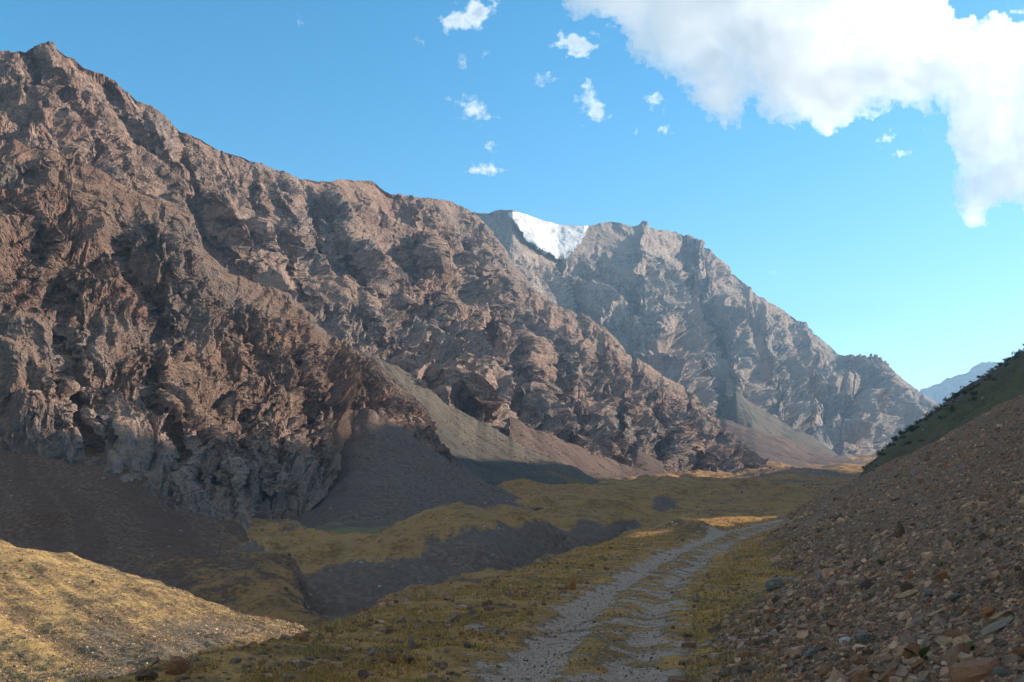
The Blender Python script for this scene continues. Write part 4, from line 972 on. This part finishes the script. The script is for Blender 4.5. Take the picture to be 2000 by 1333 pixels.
# ---- shrubs on the hillside
def leaf_mat(name, a, b_):
    m, nt, b = new_mat(name); t = NT(nt)
    nt.links.new(t.mix(t.attr('tint'), a, b_), b.inputs['Base Color']); b.inputs['Roughness'].default_value = .7
    return m
LEAF = leaf_mat('shrub_leaves', (.020, .030, .010), (.050, .062, .020))
def shrub_mesh(seed):
    g = np.random.default_rng(seed); n = 620
    lobes = g.normal(size=(9, 3)) * np.array([.55, .55, .25]) + np.array([0, 0, .5]); lr = g.uniform(.28, .48, 9)
    k = g.integers(0, 9, n); d = g.normal(size=(n, 3)); d /= np.linalg.norm(d, axis=1)[:, None]
    c = lobes[k] + d * (lr[k] * g.uniform(.55, 1.05, n) ** .7)[:, None]; c[:, 2] = np.abs(c[:, 2])
    nn = d + g.normal(size=(n, 3)) * .6; nn /= np.linalg.norm(nn, axis=1)[:, None]
    t, b = frames(nn, g); s_ = g.uniform(.05, .11, n)[:, None]
    V = np.stack([c - t * s_, c + b * s_ * .6, c + t * s_, c - b * s_ * .6], 1).reshape(-1, 3)
    return V, np.arange(4 * n).reshape(n, 4), np.repeat(g.uniform(0, 1, n), 4)
def stems_mesh(seed):
    g = np.random.default_rng(seed); V = []; f = []
    for k in range(6):
        a = g.uniform(0, 6.28); tip = np.array([math.cos(a) * .5, math.sin(a) * .5, .8]); w = .03
        i = len(V); V += [[w, 0, -.15], [-w * .5, w * .86, -.15], [-w * .5, -w * .86, -.15], tip.tolist()]
        f += [[i, i + 1, i + 3], [i + 1, i + 2, i + 3], [i + 2, i, i + 3]]
    return np.array(V), np.array(f)
STEM, nt_, b_ = new_mat('shrub_stem'); b_.inputs['Base Color'].default_value = (.06, .045, .03, 1)
proto = []
for k in range(4):
    V, f, ti = shrub_mesh(50 + k); a = mesh_obj('foliage', V, f, LEAF, False, {'tint': ti}); V, f = stems_mesh(70 + k); b = mesh_obj('stem', V, f, STEM)
    proto.append((a, b))
def project(P):
    d = P - CAM; yy_ = d[..., 1] * cp + d[..., 2] * sp; zz_ = -d[..., 1] * sp + d[..., 2] * cp
    return 1000 + F * d[..., 0] / yy_, 666.5 - F * zz_ / yy_
HP = np.stack([hx, hy, hz], -1); hpx, hpy = project(HP)
ok = (hpx > 1690) & (hpx < 2060) & (Tt > 120) & (hf > 0)
cand = np.argwhere(ok); cpx, cpy = hpx[ok], hpy[ok]
sil = np.array([cpy[(cpx > a - 4) & (cpx < a + 4)].min() if ((cpx > a - 4) & (cpx < a + 4)).any() else 900 for a in np.arange(1690, 2060, 4)])
gap = cpy - np.interp(cpx, np.arange(1690, 2060, 4), sil)
g = np.random.default_rng(9); n_sh = 0; used_px = []
order = g.permutation(len(cand))
for pas in (0, 1):
    for k in order:
        if n_sh >= (90 if pas == 0 else 190): break
        lim = 5 if pas == 0 else np.interp(cpx[k], [1700, 1780, 1850, 1930, 2050], [40, 40, 48, 26, 12])
        if gap[k] > lim: continue
        if any(abs(a - cpx[k]) < (3.2 if pas == 0 else 6) and abs(b - cpy[k]) < (3.2 if pas == 0 else 5) for a, b in used_px): continue
        i, j = cand[k]; P0 = HP[i, j]; dist = np.linalg.norm(P0 - CAM)
        if dist < 150 or dist > 1500: continue
        used_px.append((cpx[k], cpy[k]))
        a0, b0 = proto[int(g.integers(4))]
        root = bpy.data.objects.new('shrub', None); COL.objects.link(root)
        s_ = float(np.clip(g.uniform(4.0, 9.0) * dist / F * (.8 if pas == 0 else 1), .5, 4.5))
        root.location = P0; root.rotation_euler = (0, 0, g.uniform(0, 6.28)); root.scale = (s_, s_, s_ * g.uniform(.8, 1.15))
        tag(root, 'dark green shrub growing on the steep grassy hillside behind the scree', 'shrub', 'shrubs on the hillside')
        for src in (a0, b0):
            c = src.copy(); COL.objects.link(c); c.parent = root
        n_sh += 1
for a0, b0 in proto:
    for o in (a0, b0): bpy.data.objects.remove(o)
# ---- small plants among the stones
PLANT = leaf_mat('plant_leaves', (.075, .095, .025), (.16, .165, .055))
def rosette(seed, n, length, width, up):
    g = np.random.default_rng(seed); V = []; f = []; ti = []
    for k in range(n):
        a = 2 * math.pi * (k + g.uniform(-.3, .3)) / n; e = g.uniform(up - .25, up + .25); L_ = length * g.uniform(.7, 1.1); d = np.array([math.cos(a), math.sin(a), 0]); sd = np.array([-d[1], d[0], 0]); tv_ = g.uniform()
        i = len(V)
        for q_, ww in ((0, .25), (.3, .85), (.65, 1.0), (.9, .5), (1.0, .05)):
            c = d * L_ * q_ * math.cos(e) + np.array([0, 0, L_ * (q_ * math.sin(e) - .35 * q_ * q_ * math.cos(e))])
            V += [(c - sd * width * ww).tolist(), (c + np.array([0, 0, -.12 * width])).tolist(), (c + sd * width * ww).tolist()]; ti += [tv_] * 3
        for q_ in range(4):
            b = i + 3 * q_
            f += [[b, b + 1, b + 4, b + 3], [b + 1, b + 2, b + 5, b + 4]]
    return np.array(V), np.array(f), np.array(ti)
for k, (px_, py_, n, L_, w_, up, lab) in enumerate([
    (1793,1290,9,.26,.055,.75,'broad leaved green plant growing among stones at the foot of the scree'),
    (1903,1270,7,.20,.045,.7,'leafy green weed beside the very large brown slab'),
    (1640,1082,60,.20,.004,1.0,'green grassy clump where the scree meets the verge'),
    (1535,1190,60,.15,.003,1.1,'tuft of green grass at the lower rim of the scree'),
    (1702,1325,50,.11,.003,1.1,'little grass tuft by the brown slab at the foot of the frame'),
    (1838,1112,50,.16,.0035,1.0,'olive grass tuft halfway up the scree'),
    (1720,1105,50,.18,.004,1.0,'dull green tuft on the scree under the dark upright slab')]):
    V, f, ti = rosette(300 + k, n, L_, w_, up); p = hit(px_, py_)
    o = tag(mesh_obj('plant', V, f, PLANT, False, {'tint': ti}), lab, 'plant'); o.location = p; 
# tall dry stalks on the rim of the verge
STALK, nt_, b_ = new_mat('dry_stalk'); b_.inputs['Base Color'].default_value = (.20, .11, .06, 1)
def stalk(px_, py_, h, seed, lab):
    g = np.random.default_rng(seed); V = []; f = []
    def tube(P_, w0, w1):
        i0 = len(V); n = len(P_)
        for q_, c in enumerate(P_):
            w = w0 + (w1 - w0) * q_ / (n - 1)
            for a in range(5): V.append([c[0] + w * math.cos(a * 1.2566), c[1] + w * math.sin(a * 1.2566), c[2]])
        for q_ in range(n - 1):
            for a in range(5): f.append([i0 + q_ * 5 + a, i0 + q_ * 5 + (a + 1) % 5, i0 + (q_ + 1) * 5 + (a + 1) % 5, i0 + (q_ + 1) * 5 + a])
    ln = g.normal() * .08
    P_ = [(ln * h * q_ * q_, .01 * math.sin(5 * q_), h * q_ - .03) for q_ in np.linspace(0, 1, 7)]
    tube(P_, .006, .003)
    for q_ in (.5, .62, .72, .8, .88, .95):
        a = g.uniform(0, 6.28); b = (ln * h * q_ * q_, .01 * math.sin(5 * q_), h * q_ - .03)
        tube([b, (b[0] + .03 * math.cos(a), b[1] + .03 * math.sin(a), b[2] + .05), (b[0] + .045 * math.cos(a), b[1] + .045 * math.sin(a), b[2] + .085)], .005, .004)
    p = hit(px_, py_); o = tag(mesh_obj('dry_stalk', np.array(V), np.array(f), STALK), lab, 'plant'); o.location = p
stalk(622, 1252, .36, 1, 'tall reddish dry stalk standing on the rim above the gully')
stalk(648, 1248, .17, 2, 'short dry stalk next to the tall reddish one on the rim')
stalk(1105, 1160, .22, 3, 'thin dry stalk next to the orange pointed stone')
tick('things')
# ------------------------------------------------------------------ clouds, well above and beyond the haze
def cloud_mat(name, dens, g=.55):
    m = bpy.data.materials.new(name); m.use_nodes = True; nt = m.node_tree; nt.nodes.clear()
    out = nt.nodes.new('ShaderNodeOutputMaterial'); pv = nt.nodes.new('ShaderNodeVolumeScatter')
    pv.inputs['Color'].default_value = (1, 1, 1, 1); pv.inputs['Density'].default_value = dens; pv.inputs['Anisotropy'].default_value = g
    nt.links.new(pv.outputs[0], out.inputs['Volume'])
    return m
def cloud_from_field(name, px, py, fld, Y, thick, billow, mat, seed):
    """solid cloud body: fld > 0 inside (photo pixels from the edge); thick = half depth in metres"""
    nr, nc = fld.shape
    ins = fld > 0
    # keep quads whose four corners are inside
    q = ins[:-1, :-1] & ins[:-1, 1:] & ins[1:, 1:] & ins[1:, :-1]
    # drop quads that touch another only at a corner, so that the body stays a clean shell
    for _ in range(3):
        a = np.pad(q, 1)
        c = a[1:-1, 1:-1]
        d1 = a[:-2, :-2] & c & ~a[:-2, 1:-1] & ~a[1:-1, :-2]; d2 = a[:-2, 2:] & c & ~a[:-2, 1:-1] & ~a[1:-1, 2:]
        q = q & ~(d1 | d2)
    idx = np.arange(nr * nc).reshape(nr, nc)
    fs = np.stack([idx[:-1, :-1], idx[:-1, 1:], idx[1:, 1:], idx[1:, :-1]], -1)[q]
    cnt = np.zeros(nr * nc, int); np.add.at(cnt, fs.ravel(), 1)
    inner = (cnt == 4).reshape(nr, nc)
    base = W(px, py, Y)
    p = base.reshape(-1, 3)
    b1 = (np.abs(fbm(p / billow, 5, seed, gain=.55)) * 2.2).reshape(nr, nc); b2 = (np.abs(fbm(p / billow + 31.7, 4, seed + 9, gain=.55)) * 2.2).reshape(nr, nc)
    tk = np.where(inner, thick, 0)
    ray = (base - CAM); ray /= np.linalg.norm(ray, axis=-1, keepdims=True)
    front = base - ray * (tk * (.6 + .6 * b1) + np.where(inner, 2, 0))[..., None]; back = base + ray * (tk * (.6 + .6 * b2) + np.where(inner, 2, 0))[..., None]
    used = np.unique(fs); bset = used[cnt[used] < 4]; iset = used[cnt[used] == 4]
    rf = np.full(nr * nc, -1); rb = np.full(nr * nc, -1)
    rf[bset] = np.arange(len(bset)); rb[bset] = rf[bset]
    rf[iset] = len(bset) + np.arange(len(iset)); rb[iset] = len(bset) + len(iset) + np.arange(len(iset))
    V = np.concatenate([base.reshape(-1, 3)[bset], front.reshape(-1, 3)[iset], back.reshape(-1, 3)[iset]])
    Fq = np.concatenate([rf[fs][:, ::-1], rb[fs]])
    return mesh_obj(name, V, Fq, mat, True)
def poly_dist(px, py, pts):
    d = np.full(px.shape, 1e9); inside = np.zeros(px.shape, bool)
    n = len(pts)
    for k in range(n):
        x0, y0 = pts[k]; x1, y1 = pts[(k + 1) % n]
        dx, dy = x1 - x0, y1 - y0
        t = np.clip(((px - x0) * dx + (py - y0) * dy) / (dx * dx + dy * dy + 1e-9), 0, 1)
        d = np.minimum(d, np.hypot(px - x0 - t * dx, py - y0 - t * dy))
        c = ((y0 > py) != (y1 > py)) & (px < dx * (py - y0) / (dy + (1e-9 if dy == 0 else 0)) + x0)
        inside ^= c
    return np.where(inside, d, -d)
def big_cloud():
    pts = [(1060,-260),(1075,-60),(1088,0),(1100,35),(1130,48),(1160,42),(1195,52),(1218,90),(1240,128),(1290,150),(1330,180),(1352,205),(1372,240),(1420,260),(1450,246),(1468,205),(1480,228),(1502,246),(1545,246),(1590,258),(1622,264),(1665,250),(1705,228),(1745,214),(1790,222),(1803,252),(1832,214),(1842,270),(1862,320),(1856,372),(1862,412),(1886,446),(1922,440),(1955,414),(2010,405),(2120,440),(2300,420),(2420,200),(2300,60),(2120,48),(2000,30),(1945,18),(1905,34),(1872,24),(1858,-20),(1880,-120),(1800,-300)]
    gx = np.arange(1020, 2440, 3.0); gy = np.arange(-320, 480, 3.0)
    PXc, PYc = np.meshgrid(gx, gy)
    p = np.stack([PXc, PYc, 0 * PXc], -1).reshape(-1, 3)
    wx = 9 * fbm(p / 40, 4, 801, gain=.6).reshape(PXc.shape); wy = 9 * fbm(p / 40, 4, 807, gain=.6).reshape(PXc.shape)
    f = poly_dist(PXc + wx, PYc + wy, pts) + 17 * fbm(p / 30, 6, 811, gain=.66).reshape(PXc.shape)
    th = 480 * (1 - np.exp(-(np.clip(f, 0, None) / 36) ** 1.5))
    o = cloud_from_field('cloud', PXc, PYc, f, 9000 + 0 * PXc, th, 700, cloud_mat('cloud_body', .0029, .62), 821)
    tag(o, 'huge white cumulus cloud filling the top corner of the sky', 'cloud')
big_cloud()
def wisp(cx, cy, rx, ry, rot, seed, label, dens=1.0, cut=0.0):
    a = math.radians(rot); R_ = max(rx, ry) * 1.7
    st = max(1.2, R_ / 70)
    gx = np.arange(cx - R_, cx + R_, st); gy = np.arange(cy - R_, cy + R_, st)
    PXc, PYc = np.meshgrid(gx, gy)
    X = ((PXc - cx) * math.cos(a) + (PYc - cy) * math.sin(a)) / rx; Yv = (-(PXc - cx) * math.sin(a) + (PYc - cy) * math.cos(a)) / ry
    p = np.stack([PXc + cx, PYc, 0 * PXc], -1).reshape(-1, 3)
    n = fbm(p / (min(rx, ry) * .9), 5, seed, gain=.56).reshape(PXc.shape)
    f = (1 - np.hypot(X, Yv) + .8 * n - cut) * min(rx, ry)
    f[0] = f[-1] = -1; f[:, 0] = f[:, -1] = -1
    th = 4.1 * 5.0 * np.clip(f, 0, None) ** 1.8 / (min(rx, ry) * .45) ** .7
    o = cloud_from_field('cloud', PXc, PYc, f, 9500 + 0 * PXc, th, 200, cloud_mat('wisp_body', 0.0007 * dens), seed + 3)
    tag(o, label, 'cloud', 'small clouds drifting in the blue sky')
WISPS = [(915,28,62,34,-15,901,'torn white cloud at the top edge of the blue sky',1.3,.05),
 (818,80,16,8,20,911,'faint small wisp beside the torn cloud at the top edge',.5,0),
 (901,122,14,17,0,921,'pale ragged wisp under the torn cloud at the top edge',.6,0),
 (950,106,12,10,0,931,'faint puff just below the torn cloud at the top edge',.45,.1),
 (925,216,44,25,25,941,'bright ragged cloud midway between the sky top and the ridge',1.0,.05),
 (958,284,16,13,0,951,'tiny round puff above the flat oval cloud',.9,0),
 (946,331,34,14,0,961,'small flat oval cloud low over the mountain ridge',1.2,-.15),
 (1124,86,46,27,10,971,'bright ragged cloud beside the edge of the huge cumulus',1.2,0),
 (1062,155,26,15,-20,981,'thin wisp below the ragged cloud beside the cumulus',.6,.05),
 (1157,205,26,46,-20,991,'tall streaky wisp hanging straight above the glacier summit',.8,.0),
 (1280,200,28,20,20,1001,'thin broken wisp close under the edge of the cumulus',.7,.1),
 (1296,253,16,11,0,1011,'small bright puff under the broken wisp',.9,0),
 (1243,257,11,7,-20,1021,'tiny wisp next to the small bright puff',.6,0),
 (1733,268,24,15,-25,1031,'thin wisp in the bay between the two cumulus lobes',.5,.05),
 (1762,303,22,13,-30,1041,'curled thin wisp hanging below the cumulus bay',.5,.05),
 (584,43,9,16,-20,1051,'lone faint wisp in the deep blue sky',.35,0),
 (1510,532,16,6,0,1061,'very faint streak of cloud low above the hazy mountain',.3,0)]
for w_ in WISPS: wisp(*w_)
def fill_clouds():
    """unseen clouds over and behind the viewpoint, added to bounce light into the shade"""
    V, Fq, n0 = [], [], 0
    for k, (x, y, rx, ry) in enumerate([(-4200, -900, 1500, 1300), (-1300, -2300, 1450, 1150), (-3900, -4300, 1600, 1400), (1700, -3700, 1400, 1200), (-900, -5600, 1600, 1300), (-6800, -2600, 1300, 1400), (4700, -4800, 1300, 1200), (-700, 350, 1000, 900), (-4500, 2600, 1150, 1050), (1900, -900, 1000, 900)]):
        th = np.linspace(0, 2 * np.pi, 97)[:-1]; ph = np.linspace(-np.pi / 2, np.pi / 2, 41)[1:-1]
        PH, TH = np.meshgrid(ph, th, indexing='ij'); d = np.stack([np.cos(PH) * np.cos(TH), np.cos(PH) * np.sin(TH), np.sin(PH)], -1)
        poles = np.array([[0, 0, -1.], [0, 0, 1.]]); D = np.concatenate([d.reshape(-1, 3), poles])
        rr = .75 + .9 * np.abs(fbm(D * 2.2 + 11 * k, 5, 1300 + k, gain=.55)) + .25 * fbm(D * 1.1 + 5 * k, 2, 1340 + k)
        P = D * rr[:, None] * np.array([rx, ry, np.nan]); P[:, 2] = D[:, 2] * rr * np.where(D[:, 2] > 0, 620, 230)
        V.append(P + np.array([x, y, 2500 + 90 * (k % 3)]))
        m, n = len(ph), len(th); i = np.arange(m * n).reshape(m, n); j = np.roll(i, -1, 1)
        t1 = np.stack([i[:-1], j[:-1], j[1:]], -1).reshape(-1, 3); t2 = np.stack([i[:-1], j[1:], i[1:]], -1).reshape(-1, 3)
        b = np.stack([np.full(n, m * n), j[0], i[0]], -1); t = np.stack([np.full(n, m * n + 1), i[-1], j[-1]], -1)
        Fq.append(np.concatenate([t1, t2, b, t]) + n0); n0 += len(P)
    stuff(mesh_obj('clouds', np.concatenate(V), np.concatenate(Fq), cloud_mat('fill_cloud_body', .0075, .3), True))  # added out of view as fill: sunlit cloud brightens the shaded foreground
fill_clouds()
tick('clouds')
# ------------------------------------------------------------------ air
def haze():
    x0, x1, y0, y1, z0, z1 = -4800, 5800, -500, 10800, -47, 1500
    V = np.array([(x, y, z) for x in (x0, x1) for y in (y0, y1) for z in (z0, z1)], float)
    Fq = np.array([(0,1,3,2),(4,6,7,5),(0,4,5,1),(2,3,7,6),(0,2,6,4),(1,5,7,3)])
    m = bpy.data.materials.new('haze_air'); m.use_nodes = True; nt = m.node_tree; nt.nodes.clear()
    out = nt.nodes.new('ShaderNodeOutputMaterial'); pv = nt.nodes.new('ShaderNodeVolumePrincipled')
    pv.inputs['Color'].default_value = (.42, .70, 1.0, 1); pv.inputs['Density'].default_value = HAZE; pv.inputs['Anisotropy'].default_value = .2
    nt.links.new(pv.outputs[0], out.inputs['Volume'])
    stuff(mesh_obj('haze', V, Fq, m))
HAZE = 7e-5
haze()
# ------------------------------------------------------------------ light
SUN_AZ, SUN_EL = 70.0, 20.1                     # azimuth clockwise from the view direction
w = bpy.data.worlds.new('World'); sc.world = w; w.use_nodes = True
nt = w.node_tree; bg = nt.nodes['Background']
sky = nt.nodes.new('ShaderNodeTexSky'); sky.sky_type = 'NISHITA'; sky.sun_disc = False
sky.sun_elevation = math.radians(SUN_EL); sky.sun_rotation = math.radians(SUN_AZ)
sky.altitude = 1800; sky.air_density = 1.0; sky.dust_density = 1.4; sky.ozone_density = .9
hs = nt.nodes.new('ShaderNodeHueSaturation'); hs.inputs['Saturation'].default_value = 1.5; hs.inputs['Hue'].default_value = .486
nt.links.new(sky.outputs[0], hs.inputs['Color']); nt.links.new(hs.outputs[0], bg.inputs['Color'])
bg.inputs['Strength'].default_value = .106
L = bpy.data.lights.new('sun', 'SUN'); L.energy = 4.7; L.angle = math.radians(.5); L.color = (1, .86, .70)
so = bpy.data.objects.new('sun', L); COL.objects.link(so)
a, e_ = math.radians(SUN_AZ), math.radians(SUN_EL)
from mathutils import Vector
so.rotation_euler = Vector((math.sin(a) * math.cos(e_), math.cos(a) * math.cos(e_), math.sin(e_))).to_track_quat('Z', 'Y').to_euler()
so.location = (60, 0, 120)
# ------------------------------------------------------------------ camera and render settings
cam = bpy.data.cameras.new('camera'); cam.sensor_width = 36; cam.lens = F / 2000 * 36; cam.clip_end = 60000; cam.clip_start = .1
co = bpy.data.objects.new('camera', cam); COL.objects.link(co); co.location = CAM; co.rotation_euler = (math.pi / 2 + PITCH, 0, 0)
sc.camera = co
sc.view_settings.view_transform = 'Standard'; sc.view_settings.look = 'None'; sc.view_settings.exposure = 1.18; sc.view_settings.gamma = 1
sc.render.engine = 'CYCLES'
sc.cycles.use_denoising = True
sc.cycles.max_bounces = 10; sc.cycles.diffuse_bounces = 3; sc.cycles.volume_bounces = 8; sc.cycles.volume_step_rate = 1.0; sc.cycles.transparent_max_bounces = 8
tick('done')
